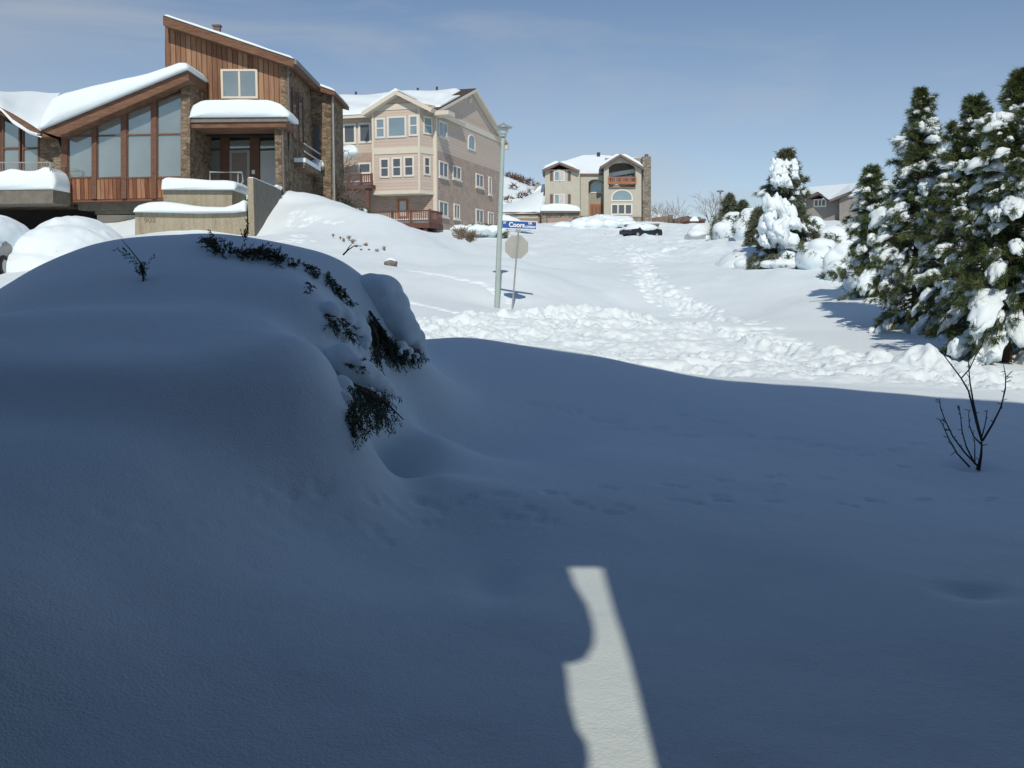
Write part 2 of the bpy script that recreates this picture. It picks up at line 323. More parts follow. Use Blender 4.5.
def window(F, x0, x1, z0, z1, y, parent, cols=1, rows=1, fm='white_trim', gm='glass_dark', bar=0.09, arch=False, sill=False, name='window'):
    """frame standing 6 cm proud of the wall plane y, pane set back inside it"""
    mb = MB(); d0, d1 = y-0.07, y+0.05
    def top(x):
        if not arch: return z1
        c = (x0+x1)/2; r = (x1-x0)/2; h = min(arch, z1-z0)
        return z1 - h + h*math.sqrt(max(0, 1-((x-c)/r)**2))
    F.bx(mb, x0-bar, x0, d0, d1, z0-bar, z1 - (arch or 0) + (0 if arch else bar)); F.bx(mb, x1, x1+bar, d0, d1, z0-bar, z1 - (arch or 0) + (0 if arch else bar))
    F.bx(mb, x0, x1, d0, d1, z0-bar, z0)
    if arch:
        n = 12; P = []
        for i in range(n+1):
            t = PI - PI*i/n; c = (x0+x1)/2; r = (x1-x0)/2
            P.append((c+math.cos(t)*r, z1-arch+math.sin(t)*arch, c+math.cos(t)*(r+bar), z1-arch+math.sin(t)*(arch+bar)))
        for i in range(n):
            a, b = P[i], P[i+1]; F.prism(mb, [(a[0], a[1]), (b[0], b[1]), (b[2], b[3]), (a[2], a[3])], d0, d1)
    else: F.bx(mb, x0, x1, d0, d1, z1, z1+bar)
    for i in range(1, cols):
        xc = x0+(x1-x0)*i/cols; F.bx(mb, xc-bar*0.45, xc+bar*0.45, d0+0.01, d1, z0, top(xc))
    for j in range(1, rows):
        zc = z0+(z1-z0)*j/rows; F.bx(mb, x0, x1, d0+0.015, d1, zc-bar*0.3, zc+bar*0.3)
    if sill: F.bx(mb, x0-bar*1.6, x1+bar*1.6, d0-0.08, d1, z0-bar-0.10, z0-bar)
    wo = mb.build(name, fm, parent)
    g = MB()
    if arch:
        pts = [(x0, z0), (x1, z0)] + [((x0+x1)/2+math.cos(PI*i/12)*(x1-x0)/2, z1-arch+math.sin(PI*i/12)*arch) for i in range(13)]
    else: pts = [(x0, z0), (x1, z0), (x1, z1), (x0, z1)]
    F.prism(g, pts, y-0.03, y-0.012)
    g.build('pane', gm, wo)
    return wo
def winpx(F, px0, py0, px1, py1, y, parent, **k):
    x0, z1 = F.pix(px0, py0, y); x1, z0 = F.pix(px1, py1, y)
    if 'arch' in k and k['arch'] is True: k['arch'] = (x1-x0)*0.32
    return window(F, x0, x1, z0, z1, y, parent, **k)

def snow_slab(F, mb, top, bot, y0, y1, r=0.25, n=5, wob=0.03, seed=0):
    """a snow blanket: top and bottom outlines [(x,z)...] in the frame, rounded over at the near and far edge"""
    top = np.array(top, float); bot = np.array(bot, float)
    K = 28
    def res(p):
        d = np.r_[0, np.cumsum(np.hypot(*np.diff(p, axis=0).T))]; t = np.linspace(0, d[-1], K)
        return np.c_[np.interp(t, d, p[:,0]), np.interp(t, d, p[:,1])]
    T, B = res(top), res(bot); rng = np.random.default_rng(seed)
    ph = rng.uniform(0, 6.28, 6)
    ys = [(y0+r*(1-math.cos(PI/2*i/n)), math.sin(PI/2*i/n)) for i in range(n+1)]
    mid = np.linspace(y0+r, y1-r, 8)[1:-1]; ys += [(m, 1.0) for m in mid] + [(y1-(a-y0), b) for a, b in ys[::-1]]
    V = []; Nn = 2*K
    for y, k in ys:
        kk = 0.35+0.65*k
        wv = wob*(np.sin(T[:,0]*1.7+ph[0]+y)+np.sin(T[:,0]*4.1+ph[1]-y*1.3)*0.6)
        t = B + (T-B)*kk; t[:,1] += wv*k
        for a in t: V.append(F.W(a[0], y, a[1]))
        for a in B[::-1]: V.append(F.W(a[0], y, a[1]))
    f = []
    for i in range(len(ys)-1):
        for k in range(Nn):
            a = i*Nn+k; b = i*Nn+(k+1) % Nn; f.append((a, a+Nn, b+Nn, b))
    f.append(tuple(range(Nn))); f.append(tuple(range((len(ys)-1)*Nn, len(ys)*Nn))[::-1])
    mb.add(V, f)

# icosphere template
def ico(sub):
    bm = bmesh.new(); bmesh.ops.create_icosphere(bm, subdivisions=sub, radius=1)
    v = np.array([x.co[:] for x in bm.verts]); f = [tuple(y.index for y in x.verts) for x in bm.faces]; bm.free(); return v, f
ICO1, ICO2, ICO3 = ico(1), ico(2), ico(3)
def rand_rot(rng, amt=1.0):
    q = Vector(rng.normal(size=3)).normalized(); return np.array(Matrix.Rotation(rng.uniform(-PI, PI)*amt, 3, q))
def lump(mb, c, rad, rng, rot=None, sub=2, rough=0.18, flat=0.0):
    v, f = (ICO1, ICO2, ICO3)[sub-1]; v = v.copy()
    k = rng.uniform(0, 6.28, (3, 3)); fr = rng.uniform(1.3, 3.2, (3, 3))
    d = sum(np.sin(v @ fr[i] * 1.4 + k[i, 0]) for i in range(3))/3
    v = v*(1+rough*d[:, None])
    if flat: v[:, 2] = np.where(v[:, 2] < 0, v[:, 2]*flat, v[:, 2])
    v = v*np.array(rad)
    if rot is not None: v = v @ rot.T
    mb.add(v + np.array(c), f)
def blob_obj(name, blobs, voxel, mat, parent=None, smooth_it=3, amp=0.0, rng=None, origin=None):
    """several lumps melted into one smooth skin"""
    mb = MB(); rng = rng or np.random.default_rng(1)
    for c, r, rot in blobs: lump(mb, c, r, rng, rot, 3, 0.06)
    o = mb.build(name+'_raw', mat)
    md = o.modifiers.new('r', 'REMESH'); md.mode = 'VOXEL'; md.voxel_size = voxel; md.use_smooth_shade = True
    ms = o.modifiers.new('s', 'SMOOTH'); ms.factor = 0.5; ms.iterations = smooth_it
    dg = bpy.context.evaluated_depsgraph_get(); ev = o.evaluated_get(dg); me = ev.to_mesh()
    v = np.empty(len(me.vertices)*3, np.float32); me.vertices.foreach_get('co', v); v = v.reshape(-1, 3).astype(float) + ORG[o.name]
    f = [tuple(p.vertices) for p in me.polygons]
    ev.to_mesh_clear()
    old = o.data; bpy.data.objects.remove(o); bpy.data.meshes.remove(old)
    if amp:
        for i in range(len(v)): v[i, 2] += amp*mnoise.noise(Vector(v[i]*3.0))
    return mesh_obj(name, v, f, mat, parent, True, origin)

# ------------------------------------------------------------------ noise
def vnoise(x, y, seed=0):
    xi = np.floor(x).astype(np.int64); yi = np.floor(y).astype(np.int64); xf = x-xi; yf = y-yi
    def h(a, b):
        n = (a*374761393 + b*668265263 + seed*1442695041) & 0x7fffffff
        n = ((n ^ (n >> 13))*1274126177) & 0x7fffffff
        return ((n ^ (n >> 16)) & 0xffff)/65535.0
    u = xf*xf*xf*(xf*(xf*6-15)+10); v = yf*yf*yf*(yf*(yf*6-15)+10)
    return (h(xi, yi)*(1-u)+h(xi+1, yi)*u)*(1-v) + (h(xi, yi+1)*(1-u)+h(xi+1, yi+1)*u)*v
def fbm(x, y, oct=4, seed=0, gain=0.5):
    s = 0; a = 1; t = 0
    for i in range(oct): s = s+a*(vnoise(x*2**i, y*2**i, seed+i*17)-0.5); t += a; a *= gain
    return s/t*2
# ------------------------------------------------------------------ terrain
# heights the slope passes through, each (pixel x, pixel y, distance)
CP = []
def cp(px, py, Y): CP.append(at(px, py, Y))
def cw(x, y, z): CP.append(np.array([x, y, z + 1.6]))       # z relative to the camera
for x in (-3, -1, 1, 3): cw(x*1.0, 0.5, -1.62); cw(x*1.3, -3, -1.7)
for a in [(512,768,3.22),(800,768,3.22),(1023,768,3.25),(250,768,3.15),(0,768,3.0),(700,620,4.55),(512,600,4.75),(1000,600,4.75),(300,600,4.4),(120,600,4.0),(0,600,3.7),
          (500,500,6.3),(700,500,6.6),(1000,500,7.2),(970,466,8.3),(800,460,8.2),(600,450,8.1),(450,440,7.9),(400,500,6.1),(300,500,5.55),(150,480,5.05),(0,450,5.0),
          (600,400,10.0),(470,338,11.4),(520,345,11.5),(600,357,11.6),(700,377,11.8),(800,386,11.9),(900,394,12.0),(1024,404,12.0),(440,372,9.6),(520,385,10.0),(420,420,8.4),(415,462,6.9),(395,468,6.45),(455,448,7.4),(440,474,6.6),
          (350,430,6.15),(300,400,6.05),(200,385,5.95),(80,380,5.85),(0,380,5.8),(330,356,6.55),(270,330,6.75),(180,325,6.7),(80,321,6.7),(0,321,6.6),
          (150,237,8.8),(200,233,8.8),(250,236,8.8),(300,246,8.8),(340,260,8.75),(100,244,8.8),(50,262,8.7),(0,290,8.5),(-60,330,8.5),(380,300,8.7),(405,340,8.7),
          (150,262,8.0),(250,265,8.0),(320,295,7.7),(50,285,7.8),(250,292,7.3),(120,292,7.3)]: cp(*a)
for x, y, z in [(-2.5,10.5,0.1),(-1.5,10.3,-0.45),(-4,11,-0.1),(-6,11,-0.35),(-3.5,13,-1.0),(-1.7,12.6,-1.0),(-0.4,13.2,-1.05),(-7,14,-1.1),(1.5,14,-1.25),(4,14,-1.3),(7,14.2,-1.35)]: cw(x, y, z)
for a in [(430,327,20),(560,320,22),(600,352,17),(700,365,16),(700,330,21),(820,356,17.5),(1000,372,14.8),(1000,360,16.5),(640,320,23),
          (512,308,27),(497,307,27),(512,271,33),(460,300,27),(400,292,26),(380,262,33),(440,268,36),(500,262,40),(340,240,38),(300,232,40),(330,208,47),(290,203,49.5),(283,194,50.4),(275,210,48),(264,236,44.8),(275,234,42.5),(310,205,49),
          (375,216,46),(405,228,46),(430,240,47),(500,266,47),(420,238,62),(460,242,60),(500,240,66),(450,232,73),(500,232,86),(360,214,72),(330,205,72),
          (560,305,29),(620,300,32),(640,270,45),(600,262,50),(650,250,75),(620,243,90),(560,238,95),(640,238,100),(540,226,110),(600,223,124),(640,232,110),(700,236,92),(690,224,135),(560,228,130),
          (700,262,50),(730,262,46),(780,266,42),(820,268,38),(760,300,31),(820,300,30),(760,330,24),(900,335,20.5),(900,300,26),(860,268,35),(940,300,27),(1000,345,18),(1024,320,26),
          (720,240,70),(800,240,62),(850,235,70),(850,222,90),(1000,225,70),(760,226,95),
          (130,246,36),(60,252,36),(0,262,34),(0,283,26),(120,262,28),(220,240,38),(100,236,48),(200,232,45),(0,240,50),(-100,240,45),(-100,300,25),
          (-300,250,60),(1300,330,26),(1300,250,60),(1300,400,14)]: cp(*a)
CPA = np.array(CP)
def st(x, y):
    yy = np.maximum(y, -4.0)+12.0; return np.stack([np.clip(x/yy, -1.6, 1.6), np.log(yy)], -1)
S_ = st(CPA[:,0], CPA[:,1]); n_ = len(S_)
def tps(r2): return 0.5*r2*np.log(r2+1e-12)
d2 = ((S_[:, None]-S_[None])**2).sum(-1); A = np.zeros((n_+3, n_+3)); A[:n_, :n_] = tps(d2)+np.eye(n_)*2e-5
A[:n_, n_:] = np.c_[np.ones(n_), S_]; A[n_:, :n_] = A[:n_, n_:].T
WT = np.linalg.solve(A, np.r_[CPA[:,2], 0, 0, 0])
def Hbase(x, y):
    x = np.asarray(x, float); y = np.asarray(y, float); sh = np.broadcast(x, y).shape
    x = np.broadcast_to(x, sh).ravel(); y = np.broadcast_to(y, sh).ravel()
    yc = np.minimum(y, 140.0); xc = np.clip(x, -0.62*(yc+12), 0.62*(yc+12))
    s = st(xc, yc); o = np.empty(len(s))
    for i in range(0, len(s), 20000):
        q = s[i:i+20000]; o[i:i+20000] = tps(((q[:, None]-S_[None])**2).sum(-1)) @ WT[:n_] + np.c_[np.ones(len(q)), q] @ WT[n_:]
    return o.reshape(sh)
def H1(x, y): return float(Hbase(np.array([x]), np.array([y]))[0])
def hit(px, py, y0=2.5, y1=138.0):                    # where the line of sight meets the slope
    d = ray(px, py); ys = np.exp(np.linspace(math.log(y0), math.log(y1), 900)); P = CAM + d*(ys/d[1])[:, None]
    h = Hbase(P[:,0], P[:,1]); k = np.nonzero(P[:,2] < h)[0]
    if len(k) == 0: return P[-1]
    k = k[0]; 
    if k == 0: return P[0]
    a = P[k-1, 2]-h[k-1]; b = h[k]-P[k, 2]; t = a/(a+b+1e-9); return P[k-1]*(1-t)+P[k]*t
def ground(px, Y): X = (px-512)/FPX*Y*CT; return np.array([X, Y, H1(X, Y)])

# marks pressed into the snow: (x, y, radius x, radius y, depth)
DIMP = []
rg = np.random.default_rng(11)
def track(pts, n, jit=4, rr=(0.07, 0.045), depth=0.05, pair=True, y0=2.5):
    pts = np.array(pts, float); d = np.r_[0, np.cumsum(np.hypot(*np.diff(pts, axis=0).T))]
    for i in range(n):
        t = d[-1]*(i+rg.uniform(-.25, .25)+0.5)/n
        px = np.interp(t, d, pts[:,0])+rg.normal()*jit; py = np.interp(t, d, pts[:,1])+rg.normal()*jit*0.45
        p = hit(px, py, y0); k = rg.uniform(0.8, 1.25); DIMP.append((p[0], p[1], rr[0]*k, rr[1]*k, depth*rg.uniform(0.6, 1.2)))
        if pair: DIMP.append((p[0]+rr[0]*rg.uniform(1.2, 2), p[1]+rg.uniform(-.08, .1), rr[0]*0.8, rr[1]*0.8, depth*0.8))
# the animal tracks across the shaded lawn
track([(40,505),(160,527),(260,522),(370,510)], 7, 3, (0.05,0.03), 0.012)
track([(200,490),(300,486),(400,501),(520,508),(650,500),(760,502),(870,500),(1000,497)], 16, 6, (0.045, 0.035), 0.026)
track([(345,535),(460,520),(560,520),(680,498),(760,490),(860,470),(930,462)], 10, 6, (0.042, 0.035), 0.022)
track([(370,520),(480,498),(610,486),(730,480),(800,472)], 8, 3, (0.05,0.035), 0.02)
track([(520,402),(580,415),(640,432),(700,434)], 9, 3, (0.06, 0.05), 0.018)
track([(690,410),(780,440),(870,455),(930,440)], 9, 6, (0.06, 0.05), 0.018)
# the trodden path up the snowed-in road
track([(632,240),(634,252),(640,265),(646,276),(660,288),(682,300),(705,312),(735,332),(780,352)], 1100, 7, (0.12, 0.13), 0.15, False, 15)
track([(612,232),(632,240),(642,262),(655,284),(690,306),(745,338)], 380, 3.5, (0.14, 0.17), 0.20, False, 15)
track([(690,305),(740,322),(800,345),(870,362),(930,372)], 260, 6, (0.10, 0.11), 0.10, False, 13.4)
track([(690,243),(668,248),(648,256)], 40, 3, (0.2, 0.2), 0.12, False, 15)
track([(610,250),(596,262),(640,262)], 14, 4, (0.2, 0.2), 0.10, False, 15)
# two lines of prints over the bank and the busy patch beside the stone house
track([(395,262),(420,270),(450,280),(480,288),(500,300)], 16, 0.8, (0.14, 0.11), 0.10, False, 15)
track([(385,288),(410,302),(440,309),(470,316)], 13, 0.8, (0.14, 0.11), 0.10, False, 15)
track([(335,225),(300,214),(292,222),(305,240),(275,240)], 60, 5, (0.14, 0.14), 0.10, False, 20)
track([(500,303),(520,312),(545,330)], 10, 3, (0.13, 0.1), 0.07, False, 15)
def soft(x, a, b): t = np.clip((x-a)/(b-a), 0, 1); return t*t*(3-2*t)
# the churned street: between a near and a far edge
near = np.array([at(380,372,12.9),at(430,345,13.2),at(470,339,13.4),at(560,349,13.6),at(640,364,13.6),at(700,376,13.4),at(820,387,13.2),at(1000,392,13.2),at(1100,400,13.2)])
far = np.array([at(380,321,21),at(430,319,21.2),at(500,318,22.5),at(570,315,24),at(640,318,23.5),at(700,326,21.8),at(800,350,18.6),at(900,360,16.8),at(1000,368,15.3),at(1100,372,15.0)])
# ridges of ploughed snow (polyline on the ground, width, height)
def H(x, y):
    h = Hbase(x, y)
    yn = np.interp(x, near[:,0], near[:,1]); yf = np.interp(x, far[:,0], far[:,1])
    m = soft(y, yn-0.5, yn+0.7)*(1-soft(y, yf-0.9, yf+0.15))*soft(x, -4.6, -2.2)
    cl = np.clip(fbm(x*2.6, y*2.2, 2, 9)*1.4+0.1, 0, 1); lum = fbm(x*0.9+3, y*1.2, 3, 5)*0.62 + cl*0.17 + soft(vnoise(x*6.5, y*6.0, 77), .45, .8)*0.16*cl + soft(vnoise(x*12, y*11, 78), .5, .85)*0.11 + fbm(x*14, y*13, 2, 23)*0.14 + fbm(x*5, y*5.5, 3, 29)*0.22
    md = 0.35+1.35*vnoise(x*0.45+7, y*0.8, 91); lum = lum*md + np.exp(-((y-(yn+1.3+0.4*fbm(x*0.5, x*0, 2, 93)))/0.22)**2)*0.55*soft(vnoise(x*0.8, y*0.5, 95), .3, .7) + np.exp(-((y-(yn+2.7+0.5*fbm(x*0.4, x*0, 2, 97)))/0.25)**2)*0.45*soft(vnoise(x*0.9, y*0.4, 99), .4, .7)
    berm = np.exp(-((y-(yf-0.9))/0.55)**2)*0.22*soft(x, -3.5, 1.0)*(1-soft(x, 6.0, 8.5))
    h = h + m*(0.17*np.tanh(lum*0.26/0.17)+0.02) + berm*(0.6+fbm(x*2.2, y*2.2, 3, 31))
    # long slow drifts and the lanes of half-buried traffic farther up
    up = soft(y, 22, 30)
    h = h + up*(fbm(x*0.22, y*0.10, 3, 41)*0.34 + fbm(x*0.9, y*0.35, 3, 43)*0.07)*(1-soft(y, 60, 140)*0.4)
    lanes = soft(y, 45, 60)*(1-soft(y, 118, 135))*np.exp(-((x-(11+0.02*y))/11)**2)
    h = h + lanes*(fbm(x*0.25, y*0.16, 4, 51)*0.55+fbm(x*1.3, y*0.6, 3, 53)*0.16)
    # wind drifts in the right foreground of the far side
    h = h + np.exp(-((x-5.2)/2.2)**2-((y-24)/1.5)**2)*0.22 - np.exp(-((x-4.0)/1.8)**2-((y-22)/0.9)**2)*0.10
    # foreground: soft wells and gentle undulation
    nearm = 1-soft(y, 12, 16)
    h = h + nearm*(fbm(x*0.7, y*0.7, 3, 61)*0.028 + fbm(x*2.5, y*2.5, 2, 63)*0.006)
    h = h - np.exp(-((x+0.10)/0.13)**2-((y-5.0)/0.30)**2)*0.055 + np.exp(-((x+0.02)/0.30)**2-((y-4.55)/0.22)**2)*0.02
    h = h - np.exp(-((x-2.33)/0.16)**2-((y-4.9)/0.12)**2)*0.055
    h = h - np.exp(-((x-3.83)/0.16)**2-((y-8.3)/0.14)**2)*0.05
    # the lower shelf of snow in front of the mound, rolled over at its lip, and a fainter one below it
    lip = np.interp(x, [-6, -3.6, -2.6, -1.7, -1.25, -0.9], [6.9, 6.75, 6.75, 6.70, 6.35, 6.0])
    k = soft(x, -0.98, -1.5)*(1-soft(y, 8.2, 8.8)) if False else (1-soft(x, -1.5, -0.95))
    u = y-lip
    h = h + k*(0.0*np.exp(-(u/0.36)**2) - 0.10*np.exp(-((u-0.62)/0.32)**2))
    lip2 = np.interp(x, [-4, -3.02, -2.15, -1.63, -1.29, -0.9, -0.6], [5.9, 5.85, 5.9, 6.0, 6.1, 6.35, 6.6]); u = y-lip2; k2 = 1-soft(x, -1.1, -0.55)
    h = h + k2*(0.085*np.exp(-(u/np.where(u > 0, 0.34, 0.20))**2) - 0.03*np.exp(-((u+0.42)/0.25)**2))
    # well beside the juniper
    h = h - np.exp(-((x+0.92)/0.24)**2-((y-7.2)/0.60)**2)*0.66
    h = h - 0.16*np.exp(-((x+0.2)/1.2)**2-((y-27.0)/1.6)**2)
    # beyond the last houses the land falls away a little and levels out
    h = h - soft(y, 150, 420)*3.0
    return h
def build_ground():
    ys = [-40, -25, -15, -10, -7, -5, -3.5]; y = -2.5
    while y < 3000:
        ys.append(y); y += 0.25 if y < 2 else 0.045 if y < 13.0 else 0.05 if y < 24 else 0.0024*y if y < 60 else 0.004*y if y < 150 else 0.03*y
    ys = np.array(ys); s = np.r_[np.linspace(-1.5, -0.62, 40)[:-1], np.linspace(-0.62, -0.2, 180)[:-1], np.linspace(-0.2, 0.40, 560)[:-1], np.linspace(0.40, 0.62, 90), np.linspace(0.62, 1.5, 40)[1:]]
    X = s[None]*(np.maximum(ys, -2.5)+12)[:, None]*1.0; Yg = np.repeat(ys[:, None], len(s), 1)
    # tighten the columns near the camera's line of sight
    Z = H(X, Yg)
    DD = np.zeros_like(Z)
    for (a, b, rx, ry, dp) in DIMP:
        i0, i1 = np.searchsorted(ys, [b-3*ry-0.1, b+3*ry+0.1]); 
        if i1 <= i0: continue
        sx = X[i0:i1]; q = ((sx-a)/rx)**2+((Yg[i0:i1]-b)/ry)**2
        DD[i0:i1] = np.minimum(DD[i0:i1], -dp*np.exp(-q*q))
    Z = Z+DD
    nr, nc = X.shape; V = np.stack([X, Yg, Z], -1).reshape(-1, 3)
    i = np.arange(nr-1)[:, None]*nc+np.arange(nc-1)[None]; Q = np.stack([i, i+1, i+nc+1, i+nc], -1).reshape(-1, 4)
    return tag(mesh_obj('snowy_ground', V, Q, 'snow', None, True, origin=(0, 0, 0)), 'deep snow over lawn, street and hillside', kind='structure')
build_ground()
def px_prism(F, mb, pts, yref, y0, y1): F.ppix(mb, pts, yref, y0, y1)
def part(name, mat, parent, fn, smooth=False):
    mb = MB(); fn(mb); return mb.build(name, mat, parent, smooth)
def text_obj(s, F, x, y, z, h, mat, parent, name='lettering', squash=1.0, align='CENTER', bold=0.0):
    cu = bpy.data.curves.new(name, 'FONT'); cu.body = s; cu.size = h*1.38; cu.align_x = align; cu.extrude = 0.004; cu.offset = bold
    o = bpy.data.objects.new('t', cu); COL.objects.link(o)
    dg = bpy.context.evaluated_depsgraph_get(); me = o.evaluated_get(dg).to_mesh()
    v = [F.W(x+q.co.x*squash, y-q.co.z, z+q.co.y) for q in me.vertices]; f = [tuple(p.vertices) for p in me.polygons]
    o.evaluated_get(dg).to_mesh_clear(); bpy.data.objects.remove(o); bpy.data.curves.remove(cu)
    return mesh_obj(name, v, f, mat, parent)

# ================================================================== the cedar and stone house on the left
O = at(230, 200, 50.0); FL = Frame((0, 50, O[2]), (1, 0, 0), (0, 1, 0)); zb_ = -3.2
house = thing('cedar_and_stone_house', (-16, 50, O[2]-1.5), 'cedar and fieldstone house with tall slanted windows and snowy shed roofs', 'house')
SX = -11.38                                            # plane of its right-hand side
FLs = Frame((SX, 50, O[2]), (0, 1, 0), (-1, 0, 0))
def P(px, py, y=0): return FL.pix(px, py, y)
# lower wing
part('wall', 'wood_red', house, lambda m: (px_prism(FL, m, [(66,178.5),(181,176),(181,197.5),(66,200)], 0, 0, 0.5)))
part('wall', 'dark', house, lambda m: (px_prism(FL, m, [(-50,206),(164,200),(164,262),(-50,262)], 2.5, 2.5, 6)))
part('soffit', 'trim_wood', house, lambda m: (px_prism(FL, m, [(66,200.5),(181,198),(181,200),(66,202.5)], 0, 0.02, 6)))
part('wall', 'stone', house, lambda m: (px_prism(FL, m, [(-60,110),(-4,116),(-4,206),(-60,206)], 0, 0, 6),
     px_prism(FL, m, [(38,128),(57,138),(62,150),(62.5,182),(62.5,206),(38,206)], 0, 0, 6), px_prism(FL, m, [(-4,172),(38,172),(38,206),(-4,206)], 0, 0.05, 6)))
part('back_wall', 'trim_wood', house, lambda m: (px_prism(FL, m, [(62,134),(176,88),(181,200),(62,204)], 0.12, 0.12, 0.4), px_prism(FL, m, [(-4,112),(38,134),(38,172),(-4,172)], 0.2, 0.2, 0.5)))
def slope_y(x): return 136.5 + (x-69)*(93.6-136.5)/(181-69)
bays = [(69,91.8),(98,121),(128,151),(158,181)]
for a, b in bays:
    wf = MB()
    for px0, px1 in ((a-0.9, a), (b, b+0.9)): px_prism(FL, wf, [(px0, slope_y(px0)-1), (px1, slope_y(px1)-1), (px1, 179), (px0, 179)], 0, -0.04, 0.1)
    ry = 137.2-(a-69)*0.022
    px_prism(FL, wf, [(a, ry), (b, ry-0.5), (b, ry-2.0), (a, ry-1.5)], 0, -0.03, 0.1)
    px_prism(FL, wf, [(a, slope_y(a)), (b, slope_y(b)), (b, slope_y(b)-1.6), (a, slope_y(a)-1.6)], 0, -0.03, 0.1)
    px_prism(FL, wf, [(a, 179), (b, 178), (b, 176.5), (a, 177.5)], 0, -0.03, 0.1)
    wo = wf.build('window', 'trim_wood', house)
    g = MB()
    px_prism(FL, g, [(a, ry+0.0), (b, ry-0.5), (b, 177.0), (a, 178.0)], 0, 0.03, 0.05)
    up_ = [(a, ry-1.5), (b, ry-2.0), (b, slope_y(b)), (a, min(slope_y(a), ry-1.5))]
    px_prism(FL, g, up_, 0, 0.03, 0.05)
    g.build('pane', 'glass', wo)
for a, b in ((62,68.1),(92.7,97.1),(121.9,127.1),(151.9,157.1)):
    part('post', 'trim_wood', house, lambda m: px_prism(FL, m, [(a, slope_y(a)-3), (b, slope_y(b)-3), (b, 198.5), (a, 199)], 0, -0.10, 0.02))
for a, b in ((4,19),(24,38)):
    wf = MB()
    for q0, q1 in ((a-1.6, a), (b, b+1.6)): px_prism(FL, wf, [(q0, 118+ (q0)*0.42), (q1, 118+q1*0.42), (q1, 172), (q0, 172)], 0, -0.05, 0.1)
    px_prism(FL, wf, [(a, 149.5), (b, 149), (b, 147.2), (a, 147.7)], 0, -0.05, 0.1)
    wo = wf.build('window', 'trim_wood', house)
    g = MB(); px_prism(FL, g, [(a, 147.7), (b, 147.2), (b, 119+b*0.42), (a, 119+a*0.42)], 0, 0.03, 0.05); px_prism(FL, g, [(a, 172), (b, 172), (b, 149), (a, 149.5)], 0, 0.03, 0.05)
    g.build('pane', 'glass', wo)
# roofs of the lower wing
rf = part('roof', 'fascia', house, lambda m: (px_prism(FL, m, [(40,131),(188,70.5),(189,80),(58,136.5)], -1.0, -1.0, 1.9),
     px_prism(FL, m, [(-60,73),(0,107),(40,131),(50,137),(40,137),(0,114),(-60,80)], -1.0, -1.0, 1.5)))
ms = MB()
bot = [P(x, 131-(x-40)*0.41+0.0, -1.0) for x in np.linspace(41, 189, 12)]
topx = [(39,129),(43,114),(52,99),(64,93.5),(80,89.5),(100,84),(125,78.5),(150,73.5),(170,66),(182,61.8),(187,63),(190.5,68)]
snow_slab(FL, ms, [P(a, b, -1.0) for a, b in topx], [(x, z+0.02) for x, z in bot], -1.25, 1.9, 0.25, wob=0.012, seed=3)
ms.build('roof_snow', 'roof_snow', rf, True)
# snow filling the valley and the roof plane that tips toward the street
def patch(lo, hi, y0, y1, F, nu=30, nv=16, bulge=0.25, thick=0.35, seed=0):
    lo = np.array([F.pix(a, b, y0) for a, b in lo]); hi = np.array([F.pix(a, b, y1) for a, b in hi])
    def res(p, n): d = np.r_[0, np.cumsum(np.hypot(*np.diff(p, axis=0).T))]; t = np.linspace(0, d[-1], n); return np.c_[np.interp(t, d, p[:,0]), np.interp(t, d, p[:,1])]
    A_, B_ = res(lo, nu), res(hi, nu); V = []
    for j in range(nv+1):
        t = j/nv; r = math.sin(min(t*6, 1)*PI/2)
        for i in range(nu):
            x, z = A_[i]*(1-t)+B_[i]*t; V.append(F.W(x, y0+(y1-y0)*t, z - thick*(1-r) + bulge*math.sin(PI*t)*0.5 + 0.05*math.sin(x*2.3+t*5)))
    f = [(j*nu+i, j*nu+i+1, (j+1)*nu+i+1, (j+1)*nu+i) for j in range(nv) for i in range(nu-1)]
    V += [F.W(A_[i][0], y0+0.05, A_[i][1]-thick) for i in range(nu)]; k = (nv+1)*nu
    f += [(k+i, k+i+1, i+1, i) for i in range(nu-1)]
    m = MB(); m.add(V, f); return m
patch([(-60,72),(-20,92),(0,104),(12,117),(28,127),(41,130)], [(-60,86),(0,90.5),(25,92),(45,92.5),(60,92)], -1.2, 5.5, FL, bulge=0.35, thick=0.3).build('roof_snow', 'roof_snow', rf, True)
# stone pillar between the glazed wall and the porch
part('stone_pillar', 'stone', house, lambda m: px_prism(FL, m, [(181,84),(190,80),(190,203),(181,203)], -0.3, -0.3, 3.4))
# tower
tw = part('wall', 'wood', house, lambda m: px_prism(FL, m, [(165,22),(284,60),(284,121),(165,121)], 2.0, 2.0, 2.3))
x0, _ = P(165, 100, 2.0)
part('wall', 'stone', house, lambda m: (FL.bx(m, P(281.5,100,2)[0], SX, 1.9, 8.0, -3.5, P(287,62,1.9)[1]), FL.bx(m, x0+0.05, P(283.5,100,2)[0]-0.01, 7.6, 8.0, -3.5, P(287,62,1.9)[1])))
rt = part('roof', 'fascia', house, lambda m: px_prism(FL, m, [(163,15.5),(293.5,59),(293.5,67),(163,25)], 1.2, 1.2, 8.3))
part('gutter', 'gutter', house, lambda m: FL.bx(m, P(293.5,60,1.2)[0]+0.01, P(293.5,60,1.2)[0]+0.16, 1.2, 8.3, P(293.5,64,1.2)[1], P(293.5,59.5,1.2)[1]))
ms = MB(); snow_slab(FL, ms, [P(a, b, 1.2) for a, b in [(162.5,15.4),(166,14.2),(200,25),(250,42),(292,56.3),(294.5,59)]], [P(a, b, 1.2) for a, b in [(163.5,15.4),(293.5,58.9)]], 1.15, 8.3, 0.1, wob=0.012, seed=5)
ms.build('roof_snow', 'roof_snow', rt, True)
